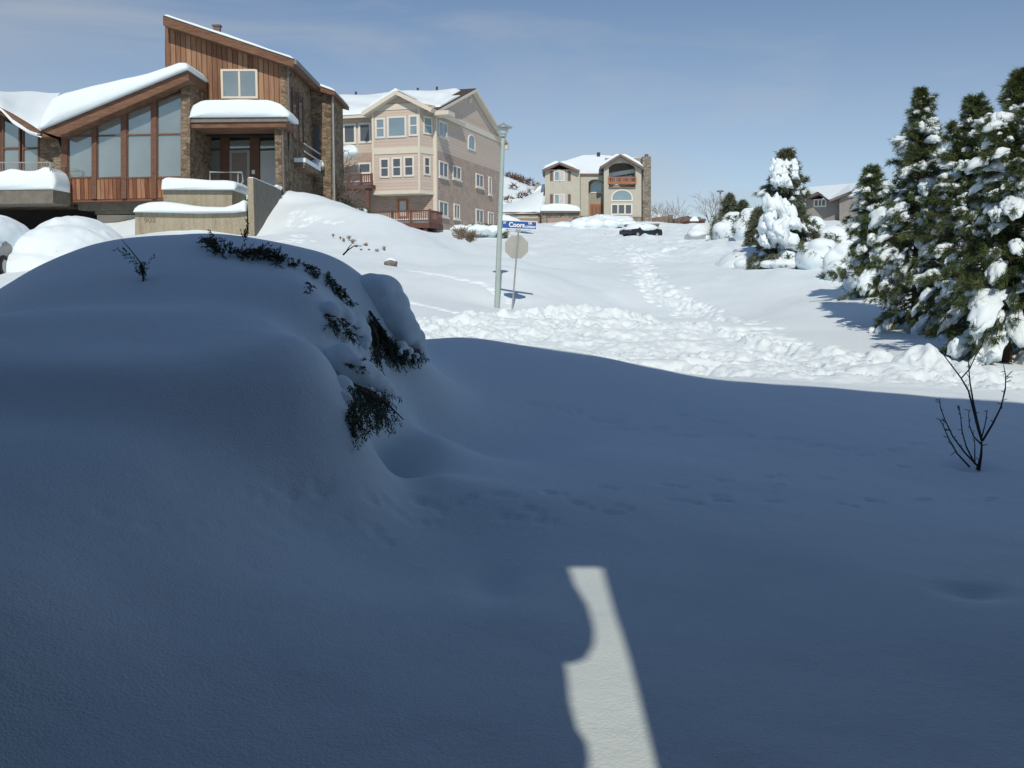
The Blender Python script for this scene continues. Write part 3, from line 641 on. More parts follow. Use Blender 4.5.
part('chimney', 'brown_roof', rt, lambda m: (FL.bx(m, P(213,30,3)[0], P(219.5,30,3)[0], 3, 3.3, P(213,36,3)[1], P(213,26,3)[1]), FL.bx(m, P(212,30,3)[0], P(220.5,30,3)[0], 2.95, 3.35, P(213,26,3)[1], P(213,24.5,3)[1])))
winpx(FL, 223, 71.5, 256, 96.5, 2.0, house, cols=2, fm='cream', gm='glass', bar=0.11)
part('downpipe', 'gutter', house, lambda m: m.tube([FL.W(SX+0.06, 1.85, z) for z in (P(290,66,1.9)[1], 3.0)] + [FL.W(SX+0.02, 1.85, 2.6)], 0.05))
part('downpipe', 'gutter', house, lambda m: m.tube([FL.W(SX+0.05, 0.3, z) for z in (P(284,122,0.3)[1], -1.0)], 0.05))
# porch
part('wall', 'stone', house, lambda m: (FL.bx(m, P(275,150,0.3)[0], SX-0.02, 0.3, 1.89, -3.5, P(280,127,0.3)[1]), FL.bx(m, SX-0.5, SX-0.03, 1.9, 7.9, -3.5, 2.9)))
pr = part('roof', 'fascia', house, lambda m: px_prism(FL, m, [(189.5,122),(286,121),(286,127),(189.5,128)], -0.1, -0.1, 1.98))
part('gutter', 'gutter', house, lambda m: px_prism(FL, m, [(189,118.5),(287,117.5),(287,121.4),(189,122.4)], -0.2, -0.2, -0.02))
ms = MB(); snow_slab(FL, ms, [P(a, b, 0.0) for a, b in [(190,118.4),(190.5,113),(194,105.5),(203,101.5),(222,100),(250,99.3),(270,101),(282,105),(288,111),(291.5,114.5),(291,117.8)]], [P(190,118.4,0), P(288,117.8,0)], -0.3, 1.95, 0.2, wob=0.02, seed=8)
ms.build('roof_snow', 'roof_snow', pr, True)
yb = 3.2
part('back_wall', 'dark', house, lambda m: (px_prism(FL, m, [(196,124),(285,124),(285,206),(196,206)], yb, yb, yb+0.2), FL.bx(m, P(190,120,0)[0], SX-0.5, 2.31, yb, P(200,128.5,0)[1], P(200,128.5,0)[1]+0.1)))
for a, b in ((221,229.5),(250.5,260)): part('post', 'trim_wood', house, lambda m: px_prism(FL, m, [(a,126),(b,126),(b,204),(a,204)], yb, yb-0.12, yb-0.005))
for a, b, c in ((202,220.5,'glass'),(229.8,250,'glass'),(260.5,276,'glass')):
    wo = part('transom_window', 'trim_wood', house, lambda m: px_prism(FL, m, [(a,148.8),(b,148.2),(b,150),(a,150.6)], yb, yb-0.1, yb-0.01)); 
    part('pane', 'glass', wo, lambda m: px_prism(FL, m, [(a+6 if a < 210 else a,141),(b,140),(b,148.2),(a+6 if a < 210 else a,148.7)], yb, yb-0.05, yb-0.02))
for a, b, mt in ((202,209,'door_taupe'),(209.2,220.5,'glass'),(260.5,276,'blind')):
    part('sidelight', mt, house, lambda m: px_prism(FL, m, [(a,151),(b,150.4),(b,200),(a,200)], yb, yb-0.06, yb-0.02))
dr = part('door', 'door_grey', house, lambda m: (px_prism(FL, m, [(229.8,150.5),(250,150),(250,204),(229.8,204)], yb, yb-0.07, yb-0.02)))
part('door_panel', 'door_taupe', dr, lambda m: px_prism(FL, m, [(232.5,153.5),(247.2,153),(247.2,204),(232.5,204)], yb, yb-0.10, yb-0.072))
part('handle', 'white', dr, lambda m: px_prism(FL, m, [(252,170),(255,170),(255,174),(252,174)], yb-0.12, yb-0.18, yb-0.121))
# right-hand side: tall side windows and a small snowy balcony
for y0, y1 in ((2.9,3.9),(4.4,5.4)):
    z1 = P(290,78,2)[1]-0.4; window(FLs, y0, y1, 3.5, z1, 0.0, house, cols=1, rows=2, fm='trim_wood', gm='glass_dark', bar=0.12)
bal = part('balcony', 'stone', house, lambda m: FL.bx(m, SX+0.003, SX+0.6, 3.0, 7.2, 1.9, 2.2))
part('balcony_snow', 'roof_snow', bal, lambda m: (FL.bx(m, SX+0.02, SX+0.62, 3.0, 7.2, 2.2, 2.42)))
for q in (2.75, 3.15): part('rail', 'metal', bal, lambda m: m.tube([FL.W(SX+0.58, 3.0, q), FL.W(SX+0.58, 7.2, q)], 0.04))
# second stone block behind
yb2 = 8.02; xr2 = P(331, 100, yb2)[0]
part('wall', 'stone', house, lambda m: (px_prism(FL, m, [(300,86),(331,92),(331,225),(300,225)], yb2, yb2, yb2+0.3), FL.bx(m, xr2-0.3, xr2, yb2+0.31, 12, -3.5, P(331,93,yb2)[1])))
r2 = part('roof', 'fascia', house, lambda m: px_prism(FL, m, [(304,80),(335,91.5),(335,95.5),(304,87)], yb2-0.6, yb2-0.6, 12.3))
ms = MB(); snow_slab(FL, ms, [P(a, b, yb2-0.6) for a, b in [(309,82),(311,80.2),(320,83.5),(331,87.5),(335,90)]], [P(a, b, yb2-0.6) for a, b in [(309,82),(335,91.3)]], yb2-0.65, 12, 0.1, wob=0.0, seed=6)
ms.build('roof_snow', 'roof_snow', r2, True)
part('downpipe', 'metal', house, lambda m: m.tube([FL.W(P(331.5,100,yb2)[0]+0.08, yb2-0.1, z) for z in (P(331,95,yb2)[1], 2.0, -1.2)], 0.06))
part('window', 'glass_dark', house, lambda m: px_prism(FL, m, [(314.5,125),(319.5,125),(319.5,161),(314.5,161)], yb2, yb2-0.03, yb2-0.004))
part('window_snow', 'snow_cap', house, lambda m: lump(m, FL.W(*[P(317.5,165,yb2)[0], yb2-0.25, P(317.5,165,yb2)[1]]), (0.42,0.25,0.30), RNG, None, 3, 0.1))
part('window_ledge', 'stone', house, lambda m: px_prism(FL, m, [(309,168),(325,168),(325,170.5),(309,170.5)], yb2, yb2-0.4, yb2-0.004))
# deck at far left with its railing, and the garage level
dk = part('balcony', 'concrete_grey', house, lambda m: px_prism(FL, m, [(-60,191),(53,189),(53,203),(-60,205)], -1.9, -1.9, -0.01))
ms = MB(); snow_slab(FL, ms, [P(a, b, -1.9) for a, b in [(-60,170),(-30,172),(0,171),(10,169),(22,171),(36,170),(44,166),(48,167),(52,171),(55,178),(55,184),(54,189.3)]], [P(a, b, -1.9) for a, b in [(-60,191),(53.5,189.3)]], -1.95, -0.1, 0.2, wob=0.03, seed=9)
ms.build('balcony_snow', 'roof_snow', dk, True)
mr = MB()
for q in (162.5,): mr.tube([FL.W(*(lambda t: (t[0], -1.8, t[1]))(P(a, q+0.0*a, -1.8))) for a in (-60, 0, 50)], 0.03, 5)
for a in np.arange(-60, 52, 2.6): x, z = P(a, 162.5, -1.8); mr.tube([FL.W(x, -1.8, z), FL.W(x, -1.8, z-1.1)], 0.012, 4)
x, z = P(50, 162.5, -1.8); mr.tube([FL.W(x, -1.8, z), FL.W(x, -0.1, z)], 0.03, 5); mr.tube([FL.W(x, -1.8, z), FL.W(x, -1.8, z-1.2)], 0.04, 5)
mr.build('railing', 'metal', dk)
part('beam', 'concrete_grey', house, lambda m: (px_prism(FL, m, [(78,201.5),(164,199),(164,208),(78,210)], 0.8, 0.8, 2.49), px_prism(FL, m, [(95,209),(136,208.5),(136,214),(95,214.5)], 1.2, 1.2, 2.3)))
part('garage_door', 'garage_pale', house, lambda m: px_prism(FL, m, [(97,215),(137,215),(137,262),(97,262)], 1.2, 1.2, 1.6))
part('handrail', 'metal', house, lambda m: (m.tube([FL.W(*(lambda t: (t[0], -1.0, t[1]))(P(a, b, -1.0))) for a, b in ((210,188),(210,172),(242,172.5),(243,181),(231,205))], 0.045, 6),
     m.tube([FL.W(*(lambda t: (t[0], -0.9, t[1]))(P(a, b, -0.9))) for a, b in ((238,173),(238,186))], 0.035, 6)))
# concrete garden walls
cw_ = thing('concrete_planter_wall', FL.W(-13.5, -5, -3), 'stepped board-marked concrete planter wall topped with thick snow, number on its corner', 'wall')
part('upper_wall', 'concrete', cw_, lambda m: px_prism(FL, m, [(163.5,190),(232,190.5),(232,226),(163.5,226)], -3, -3, -0.5))
part('lower_wall', 'concrete', cw_, lambda m: px_prism(FL, m, [(135,212.5),(247,212),(247,252),(135,252)], -5, -5, -3.01))
ms = MB(); snow_slab(FL, ms, [P(a, b, -3) for a, b in [(163,190),(161.5,186),(162,180),(166,177.5),(180,178),(205,179.5),(225,180),(235,181.5),(238,185),(237,189.5)]], [P(163,190,-3), P(236,190.3,-3)], -3.25, -0.6, 0.3, wob=0.012, seed=10)
ms.build('snow_cap', 'roof_snow', cw_, True)
ms = MB(); snow_slab(FL, ms, [P(a, b, -5) for a, b in [(135,212.4),(134,209),(139,205),(150,202),(163,201.5),(185,204),(205,206.5),(225,207),(238,203.5),(246,199),(247.2,205),(247.2,211)]], [P(135,212.4,-5), P(200,213.6,-5), P(235,213,-5), P(247.2,211.5,-5)], -5.25, -3.1, 0.3, wob=0.01, seed=12)
ms.build('snow_cap', 'roof_snow', cw_, True)
x, z = P(150, 222.6, -5); text_obj('903', FL, x, -5.006, z, 0.23, 'brown_roof', cw_, 'house_number', 1.15)
ww = thing('concrete_wing_wall', FL.W(-11.8, -5, -3), 'plain concrete wing wall rising beside the snowy bank and porch steps', 'wall')
xw0, zw = P(247.3, 178, -5.2); xw1, _ = P(253, 178, -5.2)
part('wall', 'concrete', ww, lambda m: FL.bx(m, xw0, xw1, -5.2, 0.25, -4, zw))
part('side_face', 'concrete_grey', ww, lambda m: FL.bx(m, xw1+0.003, xw1+0.02, -5.19, 0.24, -4, zw-0.01))
part('snow_cap', 'snow_cap', ww, lambda m: (FL.bx(m, xw0+0.02, xw1-0.02, -5.1, 0.2, zw+0.002, zw+0.05), [lump(m, FL.W((xw0+xw1)/2+0.1, q, zw+0.05), (0.16,0.3,0.10), RNG, None, 2) for q in (-0.6, -0.1)]))

# ================================================================== the tan siding and brick house in the middle
a17 = math.atan((822-512)/FPX); Yc = 72.0; Oc = at(436.5, 226, Yc)
FM = frame_front(Oc, a17); FMs = frame_side(FM, 0.0)
tan = thing('siding_and_brick_house', Oc, 'tall tan house of lap siding over brick with a gabled bay', 'house')
zE = FM.pix(438, 113, 0)[1]; zBr = FM.pix(437, 150, 0)[1]; Lg = 15.0
x_, zrid = FMs.pix(470, 91.5, 0)
part('brick_wall', 'brick', tan, lambda m: FM.bx(m, -14, 0, 0, Lg, -3.5, zBr))
part('upper_wall', 'siding', tan, lambda m: (FM.bx(m, -14, -0.001, 0.001, Lg, zBr+0.001, zE), FMs.prism(m, [(0, zE+0.001), (Lg, zE+0.001), (Lg/2, zrid-0.15)], 0.0, 0.3)))
# side trim bands, corner boards
def sband(m, z0, z1, s0=0.0, s1=Lg): FMs.bx(m, s0, s1, -0.05, -0.003, z0, z1)
part('trim', 'cream', tan, lambda m: FM.bx(m, -0.22, 0.06, -0.06, -0.003, -3.5, zE)); part('trim', 'cream', tan, lambda m: FMs.bx(m, 0.0, 0.16, -0.06, -0.003, -3.5, zE))
part('frieze', 'cream', tan, lambda m: sband(m, zE-0.1, zE+0.32, 0.0, Lg))
# roof: two slopes with the ridge parallel to the front
def slope(m, s0, z0, s1, z1, x0, x1, t): 
    FMs.prism(m, [(s0, z0), (s1, z1), (s1, z1+t), (s0, z0+t)], -x1, -x0)
rr_ = part('roof', 'cream', tan, lambda m: (slope(m, -0.7, zE-0.15, Lg/2, zrid, -15, 0.45, 0.2), slope(m, Lg/2, zrid, Lg+0.7, zE-0.15, -15, 0.45, 0.2)))
part('shingle', 'shingle', rr_, lambda m: (slope(m, -0.65, zE+0.06, Lg/2-0.01, zrid+0.21, -15, 0.40, 0.06)))
ms = MB()
def roofsnow(m, s0, s1, x0, x1, t, seed, ragged=True):
    nu, nv = 60, 24; V = []; k = (zrid-zE+0.15)/(Lg/2+0.7)
    for j in range(nv+1):
        for i in range(nu+1):
            s = s0+(s1-s0)*j/nv; x = x0+(x1-x0)*i/nu
            e = min(i, nu-i)/2.0; ee = min(j, nv-j)/1.5; c = min(1, e, ee)
            if ragged: c *= 1
            V.append(FMs.W(s, -x, zE-0.15+(s+0.7)*k+0.255+t*math.sqrt(max(c, 0))*(1+0.25*math.sin(x*1.1+s*2+seed))-0.02))
    m.add(V, [(j*(nu+1)+i, j*(nu+1)+i+1, (j+1)*(nu+1)+i+1, (j+1)*(nu+1)+i) for j in range(nv) for i in range(nu)])
roofsnow(ms, -0.75, 6.9, -15, -0.6, 0.32, 1); roofsnow(ms, 0.3, 4.6, -0.75, 0.2, 0.15, 2)
ms.build('roof_snow', 'roof_snow', rr_, True)
for q in (-2.6, -4.2, -9.5):
    part('vent_pipe', 'shingle', rr_, lambda m: m.tube([FMs.W(6.9, -q, zrid-0.5), FMs.W(6.9, -q, zrid+0.45)], 0.09))
# front bay with gable
yB = -1.3; bx0 = FM.pix(373, 150, yB)[0]; bx1 = FM.pix(419.5, 150, yB)[0]; bx2 = -0.16
zBb = FM.pix(395, 190.5, yB)[1]; zBt = FM.pix(395, 107.5, yB)[1]; apx, apz = FM.pix(395, 94, yB)
def bay(m, z0, z1, g=0.0):
    r = [FM.W(bx0-g, 0.2, 0), FM.W(bx0-g, yB-g, 0), FM.W(bx1+g*0.4, yB-g, 0), FM.W(bx2+g, -0.003, 0), FM.W(bx2+g, 0.2, 0)]
    n = 5; m.add([p+[0,0,z0] for p in r]+[p+[0,0,z1] for p in r], [tuple(range(n))[::-1], tuple(range(n, 2*n))]+[(i, (i+1) % n, (i+1) % n+n, i+n) for i in range(n)])
bo = part('bay', 'siding', tan, lambda m: (bay(m, zBb, zBt), FM.prism(m, [(bx0, zBt), (bx1+0.9, zBt), (apx+0.2, apz-0.2)], yB+0.001, yB+0.3)))
zm = FM.pix(395, 151, yB)[1]; zf = FM.pix(395, 107, yB)[1]
for a_, b_, g_ in ((zm-0.2, zm+0.25, 0.05), (zBb-0.25, zBb-0.001, 0.06), (zf-0.2, zf+0.2, 0.05)): part('trim', 'cream', bo, lambda m: bay(m, a_, b_, g_))
for q_ in (bx0-0.06, bx1-0.1): part('trim', 'cream', bo, lambda m: FM.bx(m, q_, q_+0.16, yB-0.055, yB-0.003, zBb, zBt))
eL = FM.pix(361, 112, yB-0.6); eR = FM.pix(430.5, 105.5, yB-0.6); ap = FM.pix(395.5, 90.3, yB-0.6)
zl = min(eL[1], eR[1]); eL = (eL[0], zl); eR = (eR[0]+0.1, zl)
br = part('bay_roof', 'cream', bo, lambda m: (FM.prism(m, [eL, ap, (ap[0], ap[1]-0.28), (eL[0]+0.1, eL[1]-0.26)], yB-0.6, 5.0), FM.prism(m, [ap, eR, (eR[0]-0.1, eR[1]-0.26), (ap[0], ap[1]-0.28)], yB-0.6, 5.0),
     FM.bx(m, eR[0]-0.2, eR[0]+0.9, yB+0.2, 0.2, eR[1]-0.33, eR[1]-0.05)))
ms = MB(); snow_slab(FM, ms, [(ap[0]+0.1, ap[1]+0.0), (ap[0]-0.1, ap[1]+0.24), (eL[0]+0.6, eL[1]+0.62), (eL[0]+0.1, eL[1]+0.12)], [(ap[0]+0.1, ap[1]+0.0), (eL[0]+0.1, eL[1]+0.06)], yB-0.45, 5.0, 0.15, wob=0.01)
ms.build('roof_snow', 'roof_snow', br, True)
for a, b, c, d, gm, rows in ((377,120,384,136.5,'glass_blue',2),(389,118.5,405,135.5,'glass_blue',1),(410.5,117,417,134,'glass_blue',2),(381.5,160,388.2,176,'glass_dark',2),(393.5,159.2,400.5,175.3,'glass_dark',2),(405.5,158.3,412.8,174.7,'glass_dark',2)):
    winpx(FM, a, b, c, d, yB, bo, rows=rows, fm='white_trim', gm=gm, bar=0.13)
cv = np.array([bx2-bx1, 0-yB]); cv /= np.linalg.norm(cv)                       # the slanted cheek of the bay
FC = Frame(FM.W(bx1, yB, 0), FM.u*cv[0]+FM.v*cv[1], -FM.u*cv[1]+FM.v*cv[0])
winpx(FC, 424, 117.5, 430.8, 133.5, 0.0, bo, rows=2, fm='white_trim', gm='glass_blue', bar=0.11)
winpx(FC, 424.5, 158, 428.8, 174, 0.0, bo, rows=2, fm='white_trim', gm='glass_dark', bar=0.11)
dd = winpx(FM, 399.5, 201, 406.5, 216, 0.0, tan, fm='orange_wood', gm='blind', bar=0.12, name='door')
# left part, slightly set back behind the bay
winpx(FM, 345, 126, 354.5, 142, -0.001, tan, fm='white_trim', gm='glass_dark', bar=0.16); winpx(FM, 360.5, 125, 369.5, 141, -0.001, tan, fm='white_trim', gm='glass_dark', bar=0.16)
winpx(FM, 360, 164.5, 370, 172, -0.001, tan, fm='white_trim', gm='glass_dark', bar=0.12)
# side windows
for a, b, c, d, arch, cols, gm in ((438.6,121.5,446,137,0,2,'glass_blue'),(468.2,134.5,474.2,150,True,1,'glass_blue'),(439.2,162,447,177.2,0,2,'glass_dark'),(452.8,166.5,460,179,0,2,'glass_dark'),
        (476,174.5,482.5,187,0,2,'glass_dark'),(488.8,178,490.6,193.5,0,1,'glass_dark'),(439.2,202,447,215.8,0,2,'glass_dark'),(454,205,458.8,218,0,2,'glass_dark'),(476,210,482.5,222.5,0,2,'glass_dark'),(488.3,213,492.5,225,0,2,'glass_dark')):
    winpx(FMs, a, b, c, d, 0.0, tan, cols=cols, fm='white_trim', gm=gm, bar=0.12, arch=arch, sill=not arch)
part('gable_vent', 'cream', tan, lambda m: FMs.ppix(m, [(468.5,99),(471.5,98),(471.5,103),(468.5,103)], 0, -0.04, -0.004))
part('gutter', 'cream', tan, lambda m: FMs.bx(m, Lg+0.3, Lg+0.75, -0.5, 0.3, zE-0.55, zE-0.2))
# upper deck beside the bay and lower deck
def deck(px0, px1, py0, py1, y, name, side=None, mat='deck_wood', base=0.35, posts=True):
    m = MB(); x0, z1 = FM.pix(px0, py0, y); x1, z0 = FM.pix(px1, py1, y)
    FM.bx(m, x0, x1, y, y+0.09, z1-0.09, z1); FM.bx(m, x0, x1, y, y+0.07, z0+0.12, z0+0.2)
    FM.bx(m, x0, x1, y, -0.01, z0-base, z0)
    for q in np.linspace(x0, x1, 4): FM.bx(m, q-0.06, q+0.06, y-0.01, y+0.11, z0+0.0, z1+0.05)
    for q in np.arange(x0+0.1, x1, 0.16): FM.bx(m, q-0.02, q+0.02, y+0.02, y+0.06, z0+0.2, z1-0.09)
    if side:
        FM.bx(m, x1-0.1, x1, y+0.1, -0.02, z1-0.09, z1)
        for q in np.arange(y+0.2, -0.05, 0.16): FM.bx(m, x1-0.06, x1-0.02, q-0.02, q+0.02, z0, z1-0.09)
    if posts: 
        for q in (x0+0.5, x1-0.4): FM.bx(m, q-0.12, q+0.12, y+0.15, y+0.39, z0-base-2.2, z0-base-0.002)
    o = m.build(name, mat, tan)
    s = MB(); FM.bx(s, x0+0.1, x1-0.12, y+0.12, -0.02, z0+0.003, z0+0.3)
    s.build('deck_snow', 'snow_cap', o); return o
deck(373, 429.5, 211, 222.5, -2.6, 'deck', True)
deck(338, 371.5, 175, 184.5, -2.0, 'deck', False, 'deck_wood', 0.25, True)
part('deck_snow', 'snow_cap', tan, lambda m: [lump(m, FM.W(*(lambda t: (t[0], -1.6, t[1]))(FM.pix(q, 153+random.uniform(-3, 3), -1.6))), (random.uniform(.4,.8), 0.5, random.uniform(.25,.5)), RNG, None, 2) for q in (342,346,350,353,344,349)])

# ================================================================== the sage stucco house up the road
Y3 = 130.0; a3 = R(2.5); O3 = at(603, 216, Y3); F3 = frame_front(O3, a3)
sage = thing('stucco_house', O3, 'sage stucco house with an arched balcony and a stone chimney', 'house')
def W3(n, mt, pts, y, y0, y1, par=None): return part(n, mt, par or sage, lambda m: F3.ppix(m, pts, y, y0, y1))
W3('wall', 'stucco', [(544.8,169.5),(580,169.5),(580,222),(544.8,222)], 0, 0, 9)
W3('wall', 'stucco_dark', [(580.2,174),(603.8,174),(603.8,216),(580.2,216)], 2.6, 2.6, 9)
W3('wall', 'stucco', [(580.4,174),(588.5,174),(588.5,216),(580.4,216)], 0.8, 0.8, 2.58)
W3('wall', 'stucco', [(588.4,174),(603.4,174),(603.4,181),(600,179.6),(595,179.2),(591,180),(588.4,182)], 0.8, 0.82, 2.57)
# right gable: solid below, open arch above
W3('wall', 'stucco', [(604,187),(641.5,187),(641.5,222),(604,222)], -0.8, -0.8, 9)
W3('wall', 'stucco', [(604,168),(608.8,168),(608.8,186.9),(604,186.9)], -0.8, -0.8, 0.6)
W3('wall', 'stucco', [(635.5,168),(641.5,168),(641.5,186.9),(635.5,186.9)], -0.8, -0.8, 9)
W3('wall', 'stucco', [(604,167.9),(604,166),(621,156),(641.5,166),(641.5,167.9),(635.3,168),(634,165.5),(630,163.2),(625,162.3),(620,162.3),(614,163.4),(610,166),(608.9,168)], -0.8, -0.79, 0.2)
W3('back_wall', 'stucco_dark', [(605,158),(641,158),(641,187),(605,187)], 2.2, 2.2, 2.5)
for a, b in ((612,619.5),(620,626),(627,634)): winpx(F3, a, 171.5, b-1, 184, 2.2, sage, fm='white_trim', gm='glass_blue', bar=0.14)
def rail3(m):
    x0, z1 = F3.pix(608.8, 177, -0.75); x1, z0 = F3.pix(635.5, 184, -0.75)
    F3.bx(m, x0, x1, -0.9, -0.75, z1-0.13, z1); F3.bx(m, x0, x1, -0.9, -0.75, z0, z0+0.3)
    for q in np.linspace(x0, x1, 5): F3.bx(m, q-0.1, q+0.1, -0.92, -0.73, z0, z1)
    for q in np.arange(x0, x1, 0.28): F3.bx(m, q-0.04, q+0.04, -0.86, -0.8, z0, z1)
part('railing', 'orange_wood', sage, rail3)
W3('ledge', 'brown_roof', [(608.5,187.2),(635.5,187.2),(635.5,188.4),(608.5,188.4)], -0.8, -0.95, -0.803)
winpx(F3, 612.5, 190.5, 631.5, 200, -0.8, sage, fm='white_trim', gm='glass_blue', bar=0.16, arch=0.9)
for a, b in ((612.2,617.2),(618.8,624.2),(625.8,631)): winpx(F3, a, 205, b, 213.6, -0.8, sage, rows=1, fm='white_trim', gm='glass_dark', bar=0.17)
for y0_ in (171.8, 194.8):
    winpx(F3, 555, y0_, 558.8, y0_+8.6, 0, sage, fm='white_trim', gm='glass_blue', bar=0.12); winpx(F3, 560.2, y0_, 563.6, y0_+8.6, 0, sage, fm='white_trim', gm='blind', bar=0.12)
    for a in (550.8, 568.6): winpx(F3, a, y0_+0.2, a+1.4, y0_+8.2, 0, sage, fm='brown_roof', gm='glass_dark', bar=0.1)
winpx(F3, 591.5, 182, 602.5, 192, 2.6, sage, fm='white_trim', gm='glass_blue', bar=0.15, arch=0.7)
W3('door', 'orange_wood', [(590.2,204),(602.3,204),(602.3,217.5),(590.2,217.5)], 2.6, 2.5, 2.597)
for a in (592.5, 596.3, 600): W3('door_panel', 'brown_roof', [(a-1.1,206),(a+1.1,206),(a+1.1,216),(a-1.1,216)], 2.5, 2.46, 2.497)
W3('wall_base', 'stone_grey', [(604,217),(641.5,217),(641.5,228),(604,228)], -0.8, -1.0, -0.803)
W3('wall_base', 'stone_grey', [(580,216.5),(590,216.5),(590,228),(580,228)], 0.6, 0.4, 0.79)
ch = W3('chimney', 'stone_grey', [(642.5,156.5),(651,156.5),(651,229),(642.5,229)], -0.4, -0.4, 2.2)
W3('chimney_pot', 'brown_roof', [(645,154),(648.5,154),(648.5,156.4),(645,156.4)], 0.3, 0.3, 1.0, ch)
def gable3(l, a, r, y, t=0.26, back=7):
    L1, A1, R1 = F3.pix(*l, y), F3.pix(*a, y), F3.pix(*r, y)
    o = part('roof', 'brown_roof', sage, lambda m: (F3.prism(m, [L1, A1, (A1[0], A1[1]-t), (L1[0]+0.2, L1[1]-t)], y, back), F3.prism(m, [A1, R1, (R1[0]-0.2, R1[1]-t), (A1[0], A1[1]-t)], y, back)))
    for k, (p, q) in enumerate(((L1, A1), (A1, R1))):
        m = MB(); s = -1 if k == 0 else 1
        snow_slab(F3, m, [(p[0], p[1]+0.03), (p[0]*0.8+q[0]*0.2, (p[1]*0.8+q[1]*0.2)+0.4), (q[0]*0.8+p[0]*0.2, (q[1]*0.8+p[1]*0.2)+0.4), (q[0], q[1]+0.03)], [p, q], y+0.25, back, 0.2, wob=0.02, seed=k)
        m.build('roof_snow', 'roof_snow', o, True)
gable3((542,169.5), (559.5,162), (579.5,170), -0.7); gable3((600,166.5), (620.5,154), (645,167.5), -1.5)
mrf = part('main_roof', 'roof_snow', sage, lambda m: m.add([F3.W(*(lambda t: (t[0], y, t[1]))(F3.pix(a, b, y))) for a, b, y in ((556,171.5,1),(604,174,1),(640,168,1),(640,158,7),(600,154.8,7),(583,155.2,7),(561,162,5),(544,171,5))] +
     [F3.W(*(lambda t: (t[0], y, t[1]-0.5))(F3.pix(a, b, y))) for a, b, y in ((556,171.5,1),(604,174,1),(640,168,1),(640,158,7),(600,154.8,7),(583,155.2,7),(561,162,5),(544,171,5))],
     [(0,1,6),(1,2,3),(1,3,4),(1,4,5),(1,5,6),(0,6,7),(8,9,1,0),(9,10,2,1),(15,8,0,7)]))
part('roof_edge', 'brown_roof', sage, lambda m: F3.ppix(m, [(579.5,173.6),(604,173.6),(604,175.2),(579.5,175.2)], 0.7, 0.55, 0.79))
part('vent_pipe', 'shingle', sage, lambda m: m.tube([F3.W(*(lambda t: (t[0], 6.5, t[1]))(F3.pix(598.5, q, 6.5))) for q in (156, 152.5)], 0.25))
# garage in front on the left with its long snowy roof
W3('garage_wall', 'stone_grey', [(541.5,212.5),(579.5,212.5),(579.5,234),(541.5,234)], -5, -5, -0.01)
W3('garage_door', 'garage', [(547.5,218),(572.5,218),(572.5,234),(547.5,234)], -5, -5.06, -5.004)
W3('garage_trim', 'brown_roof', [(540.5,211),(580.5,211),(580.5,212.8),(540.5,212.8)], -5.3, -5.4, -5.05)
W3('garage_wall', 'garage', [(480,213.5),(541,213.5),(541,240),(480,240)], -3, -3, 3)
W3('garage_trim', 'brown_roof', [(478,212),(541,212),(541,213.6),(478,213.6)], -3.3, -3.4, -3.05)
W3('garage_trim', 'stucco', [(506,215),(538,215),(538,218.5),(506,218.5)], -3.1, -3.1, -3.003)
m = MB(); snow_slab(F3, m, [F3.pix(a, b, -5.3) for a, b in ((540.5,211),(540,207),(543,204.5),(552,203.6),(570,204),(577,205.5),(580,208),(580.5,211))], [F3.pix(540.5,211,-5.3), F3.pix(580.5,211,-5.3)], -5.4, -0.1, 0.3, wob=0.03); m.build('roof_snow', 'roof_snow', sage, True)
m = patch([(476,212),(500,211.8),(520,211.6),(541,211)], [(500,205),(516,202),(532,194),(545,184)], -3.5, 5, F3, bulge=0.4, thick=0.25); m.build('roof_snow', 'roof_snow', sage, True)
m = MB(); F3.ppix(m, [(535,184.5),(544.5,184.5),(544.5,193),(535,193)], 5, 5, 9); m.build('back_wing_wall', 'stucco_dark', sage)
m = MB(); snow_slab(F3, m, [F3.pix(a, b, 4.9) for a, b in ((533,193),(538,187),(544,184.5))], [F3.pix(a, b, 4.9) for a, b in ((533,193.5),(544,193.5))], 4.5, 8, 0.2); m.build('roof_snow', 'roof_snow', sage, True)
rw = thing('stone_retaining_wall', at(641, 235, 112), 'low stone retaining wall below the chimney of the stucco house', 'wall')
FR = Frame(at(641, 235, 112), (1, 0, 0), (0, 1, 0))
part('wall', 'stone_grey', rw, lambda m: FR.ppix(m, [(627,225.5),(658.5,224.5),(658.5,240),(627,240)], 0, 0, 1.2))
part('coping', 'concrete_grey', rw, lambda m: FR.ppix(m, [(625.5,224.3),(659.5,223.5),(659.5,225.3),(625.5,226)], -0.1, -0.15, 1.3))
FR2 = Frame(at(595, 240, 104), (1, 0, 0), (0, 1, 0))
rw2 = thing('flagstone_step', at(595, 240, 104), 'low dark flagstone step poking out of the snow bank', 'step')
part('slab', 'stone_grey', rw2, lambda m: FR2.ppix(m, [(583,235.2),(600,234.4),(606,233.3),(607,240),(583,242)], 0, 0, 1.0)); 
part('snow_cap', 'snow_cap', rw2, lambda m: FR2.ppix(m, [(583,234.6),(600,233.8),(606,232.7),(606,233.2),(600,234.3),(583,235.1)], 0, 0.05, 1.0))

